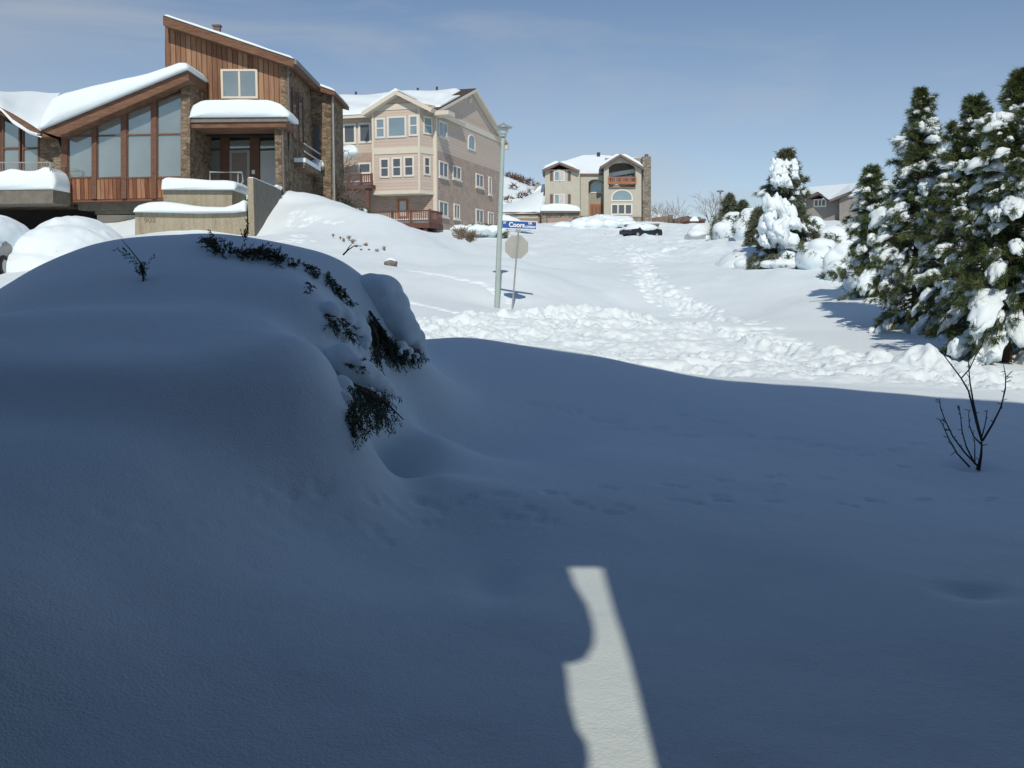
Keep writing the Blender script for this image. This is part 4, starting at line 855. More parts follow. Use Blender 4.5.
# ================================================================== grey house far right, low brown house, walls
FG = Frame(at(830, 215, 95), (math.cos(0.45), -math.sin(0.45), 0), (math.sin(0.45), math.cos(0.45), 0))
gh = thing('grey_gabled_house', at(830, 215, 95), 'grey house with a long snowy roof and small gable behind the pines', 'house')
part('wall', 'stucco_grey', gh, lambda m: FG.ppix(m, [(792,199),(839,200),(839,226),(792,226)], 0, 0, 6))
part('wall', 'stucco_grey', gh, lambda m: FG.ppix(m, [(839.3,200),(843,196),(866,188),(866,226),(839.3,226)], -1, -1, 5))
part('roof', 'brown_roof', gh, lambda m: (FG.ppix(m, [(790,199),(800,199),(818,192),(829,200.5),(829,202),(818,194),(800,201),(790,201)], -1.2, -1.2, 3), FG.ppix(m, [(829,199.8),(856,189),(870,184),(870,186.3),(856,191.2),(829,202)], -1.6, -1.6, 5)))
winpx(FG, 815, 200.5, 825, 205.5, 0, gh, cols=3, fm='white_trim', gm='glass_dark', bar=0.12)
part('roof_snow', 'roof_snow', gh, lambda m: m.add([FG.W(*(lambda t: (t[0], y, t[1]))(FG.pix(a, b, y))) for a, b, y in ((788,200,-1.3),(801,198.6,-1.3),(818,191.6,-1.3),(829,199.6,-1.6),(850,191,-1.8),(872,183,-1.8),(872,180.5,6),(850,183.5,6),(800,187.8,6),(788,189,6))], [(0,1,2,8,9),(2,3,4,7,8),(4,5,6,7)]))
bh = thing('low_brown_house', at(690, 222, 150), 'low brown house with snow on its roof at the road end', 'house')
FB = Frame(at(690, 222, 150), (1, 0, 0), (0, 1, 0))
part('wall', 'brown_wall', bh, lambda m: (FB.ppix(m, [(674,218.5),(705,218.5),(705,234),(674,234)], 0, 0, 6)))
part('roof', 'scrub', bh, lambda m: (FB.ppix(m, [(673,220.5),(680,217),(688,215.8),(693,218),(706,219),(706,221),(673,221)], -0.5, -0.5, 5)))
part('roof_snow', 'roof_snow', bh, lambda m: (FB.ppix(m, [(690,219.5),(694,216.2),(697,217),(699,221),(690,221)], -0.9, -0.9, 1)))
part('chimney', 'concrete_grey', bh, lambda m: FB.ppix(m, [(698,217),(701,217),(701,220),(698,220)], -0.7, -0.7, 0.2))
gw = thing('brown_garden_wall', at(665, 222, 145), 'brown garden wall with a pale end pillar beyond the chimney', 'wall')
FB2 = Frame(at(665, 222, 145), (1, 0, 0), (0, 1, 0))
part('wall', 'brown_wall', gw, lambda m: FB2.ppix(m, [(652,217.8),(668.5,215.8),(668.5,232),(652,232)], 0, 0.1, 0.5))
part('pillar', 'concrete_grey', gw, lambda m: FB2.ppix(m, [(668.7,214.8),(673,214.8),(673,232),(668.7,232)], 0, 0, 0.8))
part('snow_cap', 'snow_cap', gw, lambda m: (FB2.ppix(m, [(652,217.4),(655,214.5),(660,214.5),(664,216.2),(652,217.7)], 0, 0.12, 0.6)))

# ================================================================== hill on the skyline
def hill(name, pts, Y, dep, seed, mat='snow_far', kind='structure'):
    P0 = [at(a, b, Y) for a, b in pts]; xs = [p[0] for p in P0]; zs = [p[2] for p in P0]
    nx, ny = 160, 30; X = np.linspace(xs[0], xs[-1], nx); T = np.linspace(-1, 1, ny)
    Z = np.interp(X, xs, zs); V = []
    for t in T:
        for i, x in enumerate(X): V.append((x, Y+t*dep, 2.0 + (Z[i]-2.0)*(1-abs(t))**0.8 + float(fbm(np.array([x*0.06]), np.array([t*dep*0.06]), 4, seed)[0])*2.2*(1-abs(t)**4)))
    f = [(j*nx+i, j*nx+i+1, (j+1)*nx+i+1, (j+1)*nx+i) for j in range(ny-1) for i in range(nx-1)]
    return tag(mesh_obj(name, V, f, mat, None, True), 'snow-covered hill rising behind the houses', kind=kind)
hill('hill', [(300,178),(380,172),(470,168),(505,172),(518,176),(530,182),(541,187),(560,200),(600,214),(660,226)], 330, 90, 5)
# ================================================================== trees
def needles_mesh(cents, dirs, rng, n=34, ln=0.12, wd=0.011, spread=0.75):
    """needle tufts: n thin triangles around each tuft centre, leaning along its direction"""
    c = np.repeat(np.asarray(cents), n, 0); d = np.repeat(np.asarray(dirs), n, 0)
    r = rng.normal(size=c.shape); r /= np.linalg.norm(r, axis=1)[:, None]
    d = d*(1-spread*0.5)+r*spread; d /= np.linalg.norm(d, axis=1)[:, None]
    L_ = ln*rng.uniform(0.6, 1.15, len(c))[:, None]; s = np.cross(d, rng.normal(size=c.shape)); s /= np.linalg.norm(s, axis=1)[:, None]
    c = c + rng.normal(size=c.shape)*ln*0.16
    V = np.stack([c-s*wd*0.5, c+s*wd*0.5, c+d*L_+np.array([0, 0, -0.02])], 1).reshape(-1, 3)
    return V, np.arange(len(V)).reshape(-1, 3)

def pads(sm, items, rng, sub=3):
    """pads of snow lying along boughs: (centre, direction, half length, half width, thickness)"""
    for c, d, l, w_, th in items:
        v, f = (ICO2 if sub == 2 else ICO3); v = v.copy(); sd = Vector(rng.uniform(0, 90, 3)); k = 1.0/l
        n1 = np.array([mnoise.noise(Vector(p)*1.5+sd) for p in v]); n2 = np.array([mnoise.noise(Vector(p)*3.6+sd) for p in v])
        v = v*(1+0.45*n1+0.36*n2)[:, None]; v[:, 2] = np.where(v[:, 2] < 0, v[:, 2]*0.55, v[:, 2]); v = v*np.array([l, w_, th])
        v[:, 2] -= 0.35*(v[:, 0]/l)**2*th*1.3*(v[:, 0] > 0)
        R3 = np.array(Vector(d).to_track_quat('X', 'Z').to_matrix()); sm.add(v @ R3.T + np.array(c), f)

def pine(name, base, h, Rb, seed, label, nb=150, tuft=9, nn=34, ln=0.13, wd=0.012, snow=0.6, ls=1.0, mat='needles', lean=(0, 0), group=None, prof=0.8, z0=0.06, masses=(), cat='pine tree', skirt=0.0, upr=1.0, big=0.25, leaders=()):
    rng = np.random.default_rng(seed); base = np.array(base, float); sd = Vector(rng.uniform(0, 50, 3))
    t = thing(name, base, label, cat, group)
    def axis(f): return base + np.array([lean[0]*f, lean[1]*f, h*f])
    tr = MB(); tr.tube([base-[0,0,0.4]]+[axis(f) for f in (0, .25, .5, .75, .97)], [h*0.028, h*0.026, h*0.021, h*0.015, h*0.008, 0.008], 8); tr.build('trunk', 'bark', t, True)
    br = MB(); C, D, SB = [], [], []; ga = 2.39996; near = h/base[1] > 0.12
    def bough(o, d, L_, f, hvy):
        # a bough: rises, then bends down under its load; heavy ones droop
        dr = 0.10+0.42*hvy*(1-f)
        pts = [o + d*L_*s + np.array([0, 0, L_*(-dr*s*s)]) for s in np.linspace(0, 1, 6)]
        br.tube(pts, [r_*h/4 for r_ in (0.018, 0.014, 0.011, 0.008, 0.006, 0.003)], 4, False)
        k = max(3, int(tuft*(0.5+L_/Rb)))
        def P_(s): q = s*5; a = int(min(q, 4)); return pts[a]*(1-(q-a))+pts[a+1]*(q-a), (pts[a+1]-pts[a])
        side = np.cross(d, [0, 0, 1.0]); side /= np.linalg.norm(side)+1e-9
        for j in range(k):
            s = min(0.22+0.78*(j+rng.uniform(0, 1))/k, 1); p, dd = P_(s); dd = dd/np.linalg.norm(dd)
            o2 = side*rng.normal()*0.15*L_*(1.15-s*0.7)+np.array([0, 0, rng.normal()*0.04*L_]); C.append(p+o2); q = dd*0.9+o2/L_*2.2+np.array([0, 0, 0.16]); D.append(q/np.linalg.norm(q))
        C.append(pts[-1]); D.append(dd)
        if hvy > 0:
            m = rng.integers(1, 4) if rng.uniform() > big else rng.integers(3, 6)
            for j in range(m):
                s = rng.uniform(0.45, 0.98); p, dd = P_(s); r = (0.05+0.075*rng.uniform()**1.6)*ls*(1.5 if m > 3 else 1)
                r = min(r, L_*0.26); l = min(r*rng.uniform(1.1, 2.4), L_*0.4); p = p+side*rng.normal()*0.10*L_+np.array([0, 0, r*0.25])
                dn = dd/np.linalg.norm(dd)+np.array([0, 0, -rng.uniform(0, 0.45)]); SB.append((p, dn, l, r*rng.uniform(0.7, 1.1), r*rng.uniform(0.6, 1.0)))
                if rng.uniform() < 0.5: C.append(p+dd/np.linalg.norm(dd)*l*0.8); D.append(dn/np.linalg.norm(dn))
                for _ in range(1):
                    cr = r*rng.uniform(0.25, 0.5); SB.append((p+rng.normal(size=3)*r*0.45, dn, cr*1.3, cr, cr*0.8))
    for i in range(nb):
        f = z0 + (1-z0)*(max(i+rng.uniform(-.4, .4), 0)/nb)**0.92; f = min(max(f, z0), 0.985)
        az = i*ga+rng.uniform(-.5, .5); nz = mnoise.noise(Vector((math.cos(az)*1.3, math.sin(az)*1.3, f*5.0))+sd)
        L_ = Rb*((1-f)**prof)*rng.uniform(0.62, 1.08)*(1+0.9*nz)+0.07*min(h/4, 1)
        if skirt and f < 0.25: L_ *= 1+skirt
        el = (-0.25+0.95*f)*upr+rng.uniform(-.15, .15)
        d = np.array([math.cos(az)*math.cos(el), math.sin(az)*math.cos(el), math.sin(el)])
        hv = rng.uniform(0.4, 1) if rng.uniform() < snow*(1.0 if f < 0.9 else 0.35)*(1+0.8*mnoise.noise(Vector((math.cos(az)*1.6, math.sin(az)*1.6, f*6.0))-sd)) else 0
        bough(axis(f), d, L_, f, hv)
    for (dx, f0, hh) in leaders:                      # extra slim tops
        b0 = axis(f0); n_l = 14
        top = b0+np.array([dx, rng.uniform(-.1, .1), hh]); br.tube([b0, (b0+top)/2+np.array([dx*0.25, 0, 0]), top], [0.03, 0.02, 0.006], 5, False)
        for i in range(n_l):
            s = (i+0.5)/n_l; az = i*ga; p = b0+(top-b0)*s+np.array([dx*0.25*4*s*(1-s)*0.5, 0, 0]); d = np.array([math.cos(az)*0.8, math.sin(az)*0.8, 0.6]); bough(p, d, 0.34*(1.1-s)*min(Rb, 1.3), 0.9, 0.4 if rng.uniform() < snow*0.45 else 0)
    br.build('branches', 'bark', t, True)
    V, F_ = needles_mesh(C, D, rng, nn, ln, wd); crown = mesh_obj('crown', V, F_, mat, t)
    sm = MB(); pads(sm, SB, rng, 3 if near else 2)
    if sm.v: sm.build('snow', 'snow_cap', t, True)
    if masses:
        m2 = MB(); it = []
        for c, r in masses:
            for _ in range(3): it.append((np.array(c)+rng.normal(size=3)*np.array(r)*0.4, (1, 0, rng.normal()*0.3), r[0]*rng.uniform(.6, 1), r[1]*rng.uniform(.6, 1), r[2]*rng.uniform(.7, 1.15)))
        pads(m2, it, rng, 3); m2.build('snow_mass', 'snow_cap', t, True)
    return t
def gp(px, Y, dz=-0.05): q = ground(px, Y); q[2] += dz; return q

bA = gp(1008, 16.3)
def hgt(b, py, px=None): return at(px or 512, py, b[1])[2]-b[2]
pine('pine_tree', bA, hgt(bA, 72), 1.42, 101, 'tall snow-laden pine at the right edge of the picture, nearest the street', nb=190, tuft=11, nn=40, snow=0.62, ls=1.1, lean=(0.05, 0), group='snow-laden pines', prof=0.88, z0=0.09, skirt=0.12, big=0.4, leaders=((-0.28,0.62,1.05),))
bA2 = gp(1075, 16.2)
pine('pine_tree', bA2, hgt(bA2, 60), 1.7, 131, 'pine cut off by the right edge of the picture behind the tallest one', nb=170, tuft=9, nn=32, snow=0.75, ls=1.3, group='snow-laden pines', prof=0.6)
bC = gp(966, 20.0)
pine('pine_tree', bC, hgt(bC, 99), 1.25, 103, 'snowy pine with a blunt double top, between the tallest pine and the slim pointed one', nb=165, tuft=10, nn=34, snow=0.70, ls=1.2, lean=(0.0, 0), group='snow-laden pines', prof=0.62, leaders=((-0.42,0.66,1.15),(0.3,0.7,1.2)))
bB = gp(918, 21.5)
pine('pine_tree', bB, hgt(bB, 90), 1.30, 104, 'slim pointed pine with white clumps, left of the blunt-topped one', nb=190, tuft=9, nn=30, ln=0.14, wd=0.014, snow=0.74, ls=1.2, lean=(-0.1, 0), group='snow-laden pines', prof=0.78)
bD = gp(880, 27.0)
pine('pine_tree', bD, hgt(bD, 170), 1.05, 105, 'low bushy snow-covered pine left of the slim pointed pine', nb=120, tuft=9, nn=28, ln=0.15, wd=0.017, snow=0.85, ls=1.3, lean=(-0.35, 0), group='snow-laden pines', prof=0.5)
bE = gp(783, 40.0)
ms_ = [(at(px, py, 40-dy), (rx*0.04, ry*0.045, rz)) for px, py, dy, rx, ry, rz in
       [(773,206,1.2,9,10,.5),(770,218,1.3,8,10,.5),(775,230,1.4,10,12,.55),(782,240,1.45,11,10,.5),(768,236,1.3,7,12,.45),(784,228,1.3,8,9,.4),(763,242,1.2,4,7,.3),
        (777,172,.7,6,8,.35),(782,180,.8,7,7,.35),(788,186,.8,6,7,.3),(775,166,.6,4,4,.25),(792,172,.4,5,6,.25),(786,166,.4,5,5,.25),(795,165,.3,4,4,.2),(784,205,1.1,5,5,.25)]]
pine('pine_tree', bE, hgt(bE, 152), 1.30, 106, 'lone pine with big white masses of snow down its front beside the road', nb=150, tuft=10, nn=24, ln=0.22, wd=0.035, snow=0.65, ls=1.4, mat='needles_grey', group='snow-laden pines', prof=0.62, masses=ms_)
for px, py, Y, r, sd, lab in ((728,196,86,1.35,107,'small dark pine beside the thin distant lamp'),(741,203,86,1.2,108,'snowy little pine right of the small dark pine'),(757,212,60,0.7,109,'dull green pine partly behind the lone snow-masked pine')):
    b = gp(px, Y); pine('pine_tree', b, max(hgt(b, py), 1.5), r, sd, lab, nb=80, tuft=8, nn=12, ln=0.42, wd=0.09, snow=0.25 if sd != 108 else 0.9, ls=1.8, mat='needles_grey', group='distant pines')

# snow-bowed shrubs along the yard edge
def snowy_shrub(px, py, Y, w_, h_, seed, label, mat='needles_grey', tw=True, nl=7, name='snowy_shrub', cat='shrub', need=60):
    rng = np.random.default_rng(seed); p = at(px, py, Y); g = H1(p[0], Y); b = np.array([p[0], Y, g-0.03]); t = thing(name, b, label, cat, 'snow-bowed shrubs')
    bl = []
    bl.append((b+[0, 0, h_*0.33], (w_*0.46, w_*0.44, h_*0.52), None))
    for i in range(nl+4):
        a = rng.uniform(0, 6.28); q = rng.uniform(0, 0.75)
        bl.append((b+[math.cos(a)*w_*0.5*q, math.sin(a)*w_*0.4*q, h_*(1-q*q)*rng.uniform(0.45, 0.9)], (w_*rng.uniform(.12,.27), w_*rng.uniform(.12,.25), h_*rng.uniform(.14,.30)), None))
    blob_obj('snow', bl, max(0.05, Y*0.0016), 'snow_cap', t, 3, 0.06, rng)
    C, D = [], []
    for i in range(need):
        a = rng.uniform(0, 6.28); q = rng.uniform(0.55, 1.05); z = rng.uniform(0.05, 0.8)
        C.append(b+[math.cos(a)*w_*0.5*q*math.sqrt(1-z*z*0.7), math.sin(a)*w_*0.45*q*math.sqrt(1-z*z*.7), h_*z]); D.append((math.cos(a)*.6, math.sin(a)*.6, -0.3))
    V, F_ = needles_mesh(C, D, rng, 22, 0.008*Y*0.8, 0.0012*Y*0.8, 0.8); mesh_obj('foliage', V, F_, mat, t)
for a in ((762,262,39.2,1.0,0.75,201,'low green shrub under the left side of the lone pine'),(790,264,38.6,2.3,0.7,202,'low wide green shrub at the foot of the lone pine'),
          (822,250,36,2.0,1.25,203,'rounded snow-bowed shrub right of the lone pine'),(835,232,40,2.6,1.5,204,'frosty twiggy shrub below the grey house'),(812,226,46,2.6,1.9,205,'frosty shrub just right of the lone pine trunk'),
          (848,256,32.5,1.7,1.2,206,'snow hummock shrub in the pine shadow'),(868,262,30.0,1.5,1.2,207,'bowed shrub under the low bushy pine'),(730,222,74,3.0,2.2,208,'white mounded bush below the distant pines'),(748,226,70,2.4,2.2,209,'frosty bush between the distant pines and the lone pine')):
    snowy_shrub(*a, need=110 if a[5] in (202,204,205,201) else 45)

# bare trees and twiggy shrubs
def bare(name, base, h, seed, label, cat, rad=0.05, n=26, mat='grey_twig', depth=3, spread=0.6, group=None, stems=1, minr=0.006):
    rng = np.random.default_rng(seed); t = thing(name, base, label, cat, group); mb = MB(); base = np.array(base, float)
    def grow(p, d, L_, r, lv):
        k = 4; pts = [p]; dd = np.array(d)
        for i in range(k): dd = dd+rng.normal(size=3)*0.10+np.array([0, 0, 0.04]); dd /= np.linalg.norm(dd); pts.append(pts[-1]+dd*L_/k)
        mb.tube(pts, [max(r*(1-0.6*i/k), minr) for i in range(k+1)], 5 if lv else 6, False)
        if lv >= depth: return
        for i in range(rng.integers(3, 6)):
            s = rng.uniform(0.3, 1.0); q = pts[int(s*k)]; a = rng.normal(size=3); a -= a.dot(dd)*dd; a /= np.linalg.norm(a); nd_ = dd*0.75+a*spread; nd_ /= np.linalg.norm(nd_)
            grow(q, nd_, L_*rng.uniform(0.45, 0.7), r*0.5, lv+1)
    for i in range(stems):
        a = rng.uniform(0, 6.28); d = np.array([math.cos(a)*0.35*(stems > 1), math.sin(a)*0.35*(stems > 1), 1]); grow(base+[0, 0, -0.05], d/np.linalg.norm(d), h*rng.uniform(0.45, 0.6), rad, 0)
    mb.build('branches', mat, t); return t
b = gp(342, 62, -1.0); bare('bare_tree', b, hgt(b, 112), 301, 'thin bare tree in front of the left windows of the tan house', 'tree', 0.07, minr=0.014, group=None)
b = gp(351, 60, -0.5); bare('bare_tree', b, 4.2, 302, 'short bare tree beside the deck corner of the tan house', 'tree', 0.06, minr=0.014, spread=0.8, stems=3)
snowy_shrub(357, 209, 62, 1.7, 1.0, 303, 'dark evergreen shrub in the gap between the stone and tan houses', nl=3, need=70)
snowy_shrub(343, 208, 60, 1.1, 1.1, 304, 'narrow dark evergreen shrub against the stone house corner', nl=2, need=60)
for px, Y, h, sd, lab in ((664,140,5.5,311,'leafless tree behind the brown garden wall'),(676,144,6.0,312,'taller leafless tree above the low brown house'),(655,142,4.5,313,'small leafless tree right of the chimney'),(708,130,5.6,314,'leafless tree left of the thin distant lamp'),(714,128,5.0,315,'leafless tree almost touching the thin distant lamp')):
    bare('bare_tree', gp(px, Y), h, sd, lab, 'tree', 0.05, minr=0.013, spread=0.55, stems=4, mat='pale_twig', depth=2, group='distant leafless trees')
b = gp(470, 58); bare('twiggy_shrub', b, 1.25, 321, 'leafless twiggy shrub in the snow before the tan house', 'shrub', 0.02, stems=14, depth=2, mat='dry', minr=0.008, spread=0.8)
b = gp(461, 63); bare('twiggy_shrub', b, 1.5, 322, 'brown twiggy shrub against the base of the tan house', 'shrub', 0.02, stems=12, depth=2, mat='dry', minr=0.010, spread=0.8)
snowy_shrub(482, 229, 68, 2.6, 1.0, 323, 'snow-topped shrub at the tan house wall', nl=5, need=60); snowy_shrub(494, 231, 70, 1.8, 1.0, 324, 'small shrub at the far corner of the tan house', nl=3, need=70)
for i, (px, py) in enumerate(((340,238),(344,241),(353,243),(356,247),(366,246),(369,250),(377,252),(384,251),(333,236),(349,239),(361,250))):
    p = hit(px, py, 15); bare('dry_weed', p, 0.16+0.05*(i*7 % 5), 330+i, 'dry weed stems poking through the snowy bank', 'weed', 0.008, stems=7, depth=1, mat='dry', minr=0.005, spread=0.9, group='dry weeds on the bank')
# rock
p = hit(391, 263, 15); mb = MB(); lump(mb, p+[0, 0, -0.02], (0.22, 0.2, 0.15), RNG, None, 3, 0.25); rk = mb.build('rock', 'rock', None, True); tag(rk, 'single mottled rock showing through the snowy bank', 'rock')
mb = MB(); lump(mb, p+[0.0, 0.05, 0.06], (0.20, 0.17, 0.11), RNG, None, 3, 0.2); mb.build('snow_cap', 'snow_cap', rk, True)
# a bent bare branch tip on the crest of the near mound
b = at(344, 252, 8.75); tt = thing('bare_branch', b, 'forked bare branch tip on the crest of the shaded mound', 'branch'); mb = MB()
def pl(mb, pts, Y, r, n=5): 
    k = len(pts); mb.tube([at(a, b_, Y) for a, b_ in pts], [r*(1-0.65*i/(k-1)) for i in range(k)], n)
pl(mb, [(343,255),(348,250),(354,246),(362,246)], 8.7, 0.008); pl(mb, [(346,252),(349,247),(352,244)], 8.7, 0.006); mb.build('branch', 'twig', tt)

# ================================================================== the leafless sapling in the foreground
Zp = lambda x, y: (880+x/4.8, 320+y/4.8)
sb = at(976, 467, 8.3); sb[2] = H1(sb[0], 8.3)-0.06
sp = thing('leafless_sapling', sb, 'leafless many-stemmed sapling standing in the shaded snow', 'sapling'); mb = MB()
def stem_(pts, r, Y=8.3, dy=0.0):
    P_ = []
    for i, q in enumerate(pts): P_.append(at(*Zp(*q), Y+dy*i/(len(pts)-1)))
    mb.tube(P_, [max(r*(1-0.7*i/(len(P_)-1)), 0.0028) for i in range(len(P_))], 6)
    rng = np.random.default_rng(int(pts[0][0]*7+pts[-1][1]))
    for i in range(2, len(P_)):
        for k in range(3):
            if rng.uniform() < 0.75:
                s = rng.uniform(); q = P_[i-1]*(1-s)+P_[i]*s; d = rng.normal(size=3)*[1, 1, 0.5]+[0, 0, 0.6]; d /= np.linalg.norm(d)
                mb.tube([q, q+d*rng.uniform(0.02, 0.055)], [0.0035, 0.0025], 4)
stem_([(470,720),(478,690),(486,645),(489,580)], 0.019)
stem_([(489,580),(470,520),(450,440),(425,340),(390,280),(345,220),(300,160),(282,150)], 0.010, dy=0.12)
stem_([(390,280),(430,235),(455,180),(490,120),(500,95)], 0.006, dy=0.05)
stem_([(488,575),(465,480),(445,380),(432,300),(427,240),(424,190)], 0.010, dy=-0.15)
stem_([(492,580),(540,500),(580,420),(602,330),(603,265),(594,220)], 0.010, dy=-0.1)
stem_([(500,565),(552,480),(585,400),(598,330)], 0.007, dy=0.2); stem_([(602,300),(630,288)], 0.004); stem_([(600,280),(635,245)], 0.004)
stem_([(468,700),(410,640),(350,560),(312,480),(290,420),(286,375)], 0.009, dy=0.1)
stem_([(430,705),(370,640),(330,570),(300,500),(288,478)], 0.008, dy=-0.2); stem_([(330,520),(312,482),(300,478)], 0.004)
stem_([(455,690),(415,610),(395,540),(385,450),(378,410)], 0.008, dy=-0.25); stem_([(489,600),(450,560),(430,510),(425,450),(432,430)], 0.007, dy=0.2)
stem_([(489,560),(505,500),(515,430)], 0.006, dy=-0.1); stem_([(455,690),(455,600),(452,560)], 0.006, dy=0.1)
mb.build('stems', 'twig', sp, True)

# ================================================================== junipers in the foreground mound
def spray(V, p0, d, L_, rng, droop=0.5, dens=1.0):
    """one juniper spray: a stem with side twigs clad in scale leaves (thin triangles)"""
    d = np.array(d, float); d /= np.linalg.norm(d); n = max(6, int(L_/0.018*dens)); pts = []
    p = np.array(p0, float)
    for i in range(n+1):
        pts.append(p.copy()); d = d+rng.normal(size=3)*0.05+np.array([0, 0, -droop*0.04]); d /= np.linalg.norm(d); p = p+d*L_/n
    for i in range(n):
        a = rng.normal(size=3); a -= a.dot(d)*d; a /= np.linalg.norm(a); t = (pts[i+1]-pts[i]); t = t/np.linalg.norm(t)
        td = t*0.8+a*0.7+np.array([0, 0, -0.25*droop]); td /= np.linalg.norm(td); tl = L_*rng.uniform(0.10, 0.24)*(1-0.5*i/n)
        m = max(3, int(tl/0.010))
        for j in range(m):
            c = pts[i]+td*tl*j/m+np.array([0, 0, -droop*0.25*(j/m)**2*tl]); e = rng.normal(size=3)*0.55+td; e /= np.linalg.norm(e); s = np.cross(e, rng.normal(size=3)); s /= np.linalg.norm(s)
            l = rng.uniform(0.016, 0.034); w2 = 0.0052
            V += [c-s*w2, c+s*w2, c+e*l]
def on_mound(px, py, off=0.0, yb=5.0): 
    p = hit(px, py, yb, 14); dirc = (CAM-p)/np.linalg.norm(CAM-p); return p+dirc*off
jb = hit(372, 345, 5, 14)
jun = thing('juniper_shrub', jb-[0, 0, 0.3], 'large dark juniper bowed under overhanging lobes of snow, in the shade', 'shrub', 'junipers in the snow')
rng = np.random.default_rng(77); V = []
Zm = lambda x, y: (180+x/2.955, 220+y/2.955)
def region(pts, n, dirpx, Lr, V, off=(0.02, 0.16), droop=0.8, jit=7, zm=True):
    """sprays starting along a polyline of picture points on the mound"""
    pts = np.array(pts, float); dd = np.r_[0, np.cumsum(np.hypot(*np.diff(pts, axis=0).T))]
    for i in range(n):
        t = dd[-1]*rng.uniform(); x = np.interp(t, dd, pts[:,0])+rng.normal()*jit; y = np.interp(t, dd, pts[:,1])+rng.normal()*jit
        q = Zm(x, y) if zm else (x, y); p = on_mound(*q, rng.uniform(*off)); dx = dirpx[0]+rng.normal()*0.45; dz = dirpx[1]+rng.normal()*0.25
        spray(V, p, (dx, -0.35+rng.normal()*0.3, dz), rng.uniform(*Lr), rng, droop)
region([(562,285),(600,340),(645,380)], 120, (0.25, -0.9), (0.12, 0.24), V, (0.0, 0.14))
region([(560,300),(570,350),(585,400)], 60, (0.05, -0.8), (0.12, 0.2), V, (0.0, 0.10))
region([(655,385),(685,385),(712,380)], 46, (0.15, -1.0), (0.10, 0.17), V, (0.02, 0.16))
region([(430,285),(470,300),(510,335)], 30, (0.5, -0.5), (0.07, 0.15), V, (0.02, 0.10))
region([(490,428),(540,425),(560,428)], 26, (0.8, -0.15), (0.07, 0.14), V, (0.04, 0.12), 0.3, 4)
region([(505,490),(560,505),(615,515)], 62, (0.30, -0.75), (0.12, 0.34), V, (0.04, 0.22), 1.3, 6)
region([(502,520),(505,560),(512,590)], 34, (0.15, -0.9), (0.14, 0.26), V, (0.02, 0.16), 0.9, 8)
region([(435,150),(440,180),(470,205),(510,245)], 44, (0.4, -0.4), (0.05, 0.11), V, (0.02, 0.08), 0.5, 5)
region([(380,215),(400,200)], 5, (-0.5, 0.1), (0.05, 0.1), V, (0.02, 0.06), 0.2, 3)
region([(330,115),(380,135),(395,165)], 14, (0.5, -0.3), (0.06, 0.12), V, (0.0, 0.05), 0.2, 4)
mesh_obj('foliage', np.array(V), np.arange(len(V)).reshape(-1, 3), 'juniper', jun)
st_ = MB()
for a, b_ in (((560,270),(640,430)),((500,480),(600,560)),((565,300),(590,430)),((430,280),(540,340)),((520,500),(660,590))):
    q0, q1 = on_mound(*Zm(*a), 0.0), on_mound(*Zm(*b_), 0.16); mid = (q0+q1)/2+np.array([0.03, -0.05, 0.04]); st_.tube([q0, mid, q1], [0.012, 0.009, 0.004], 5)
st_.build('stems', 'bark', jun)
def lobes(lst, name, vox=0.016):
    bl = []
    for x, y, r, off in lst:
        p = on_mound(*Zm(x, y), off); rr = r/2.955*p[1]/FPX; bl.append((p, (rr, rr*1.15, rr*0.95), None))
    return blob_obj(name, bl, vox, 'snow_cap', jun, 4, 0.008, np.random.default_rng(3))
lobes([(562,212,58,-.16),(582,222,62,-.11),(590,225,70,-.07),(615,260,66,-.04),(640,300,56,.0),(662,330,48,.04),(685,352,40,.05),(702,375,28,.07),(716,396,17,.08),(656,372,17,.11),(650,392,11,.13),(678,388,14,.11),(677,408,9,.12),(699,403,12,.10),(722,410,10,.07)], 'snow_lobe')
lobes([(440,280,42,-.10),(475,290,44,-.04),(510,312,42,.02),(532,333,34,.05),(545,355,24,.08),(549,372,14,.10)], 'snow_lobe')
lobes([(475,410,50,-.08),(505,435,50,-.04),(535,455,48,.0),(565,475,42,.04),(592,490,32,.08),(614,505,22,.11),(628,518,13,.12),(560,505,16,.11),(585,515,12,.13),(604,520,11,.13)], 'snow_lobe')
lobes([(474,495,40,-.10),(480,535,34,-.05),(478,565,24,-.04)], 'snow_lobe')
# tips of a second juniper along the crest
j2b = at(245, 262, 8.3); j2 = thing('juniper_shrub', j2b, 'dark juniper whose spreading tips break the crest of the shaded mound', 'shrub', 'junipers in the snow'); V = []
def rg2(pts, n, d, Lr, V, Y=8.25, jit=3.0, droop=0.3):
    pts = np.array(pts, float); dd = np.r_[0, np.cumsum(np.hypot(*np.diff(pts, axis=0).T))]
    for i in range(n):
        t = dd[-1]*rng.uniform(); x = np.interp(t, dd, pts[:,0])+rng.normal()*jit; y = np.interp(t, dd, pts[:,1])+rng.normal()*jit*0.6
        p = hit(x, y, 5, 14); p = p+(CAM-p)/np.linalg.norm(CAM-p)*rng.uniform(0.0, 0.06)
        spray(V, p, (d[0]+rng.normal()*0.5, -0.2+rng.normal()*0.3, d[1]+rng.normal()*0.3), rng.uniform(*Lr), rng, droop)
rg2([(212,240),(215,248),(222,254)], 40, (-0.3, 0.3), (0.06, 0.13), V, jit=2.5); rg2([(224,246),(230,250),(236,256)], 14, (0.1, 0.5), (0.05, 0.11), V)
rg2([(240,253),(255,252),(270,256),(280,262)], 90, (0.5, 0.05), (0.07, 0.15), V, jit=3.2); rg2([(282,262),(290,264)], 6, (0.9, -0.1), (0.06, 0.1), V, jit=1.5); rg2([(207,238),(210,240)], 4, (-0.8, 0.3), (0.05, 0.09), V, jit=1)
rg2([(296,261),(305,266),(312,274)], 7, (0.7, -0.3), (0.05, 0.1), V, jit=1.5)
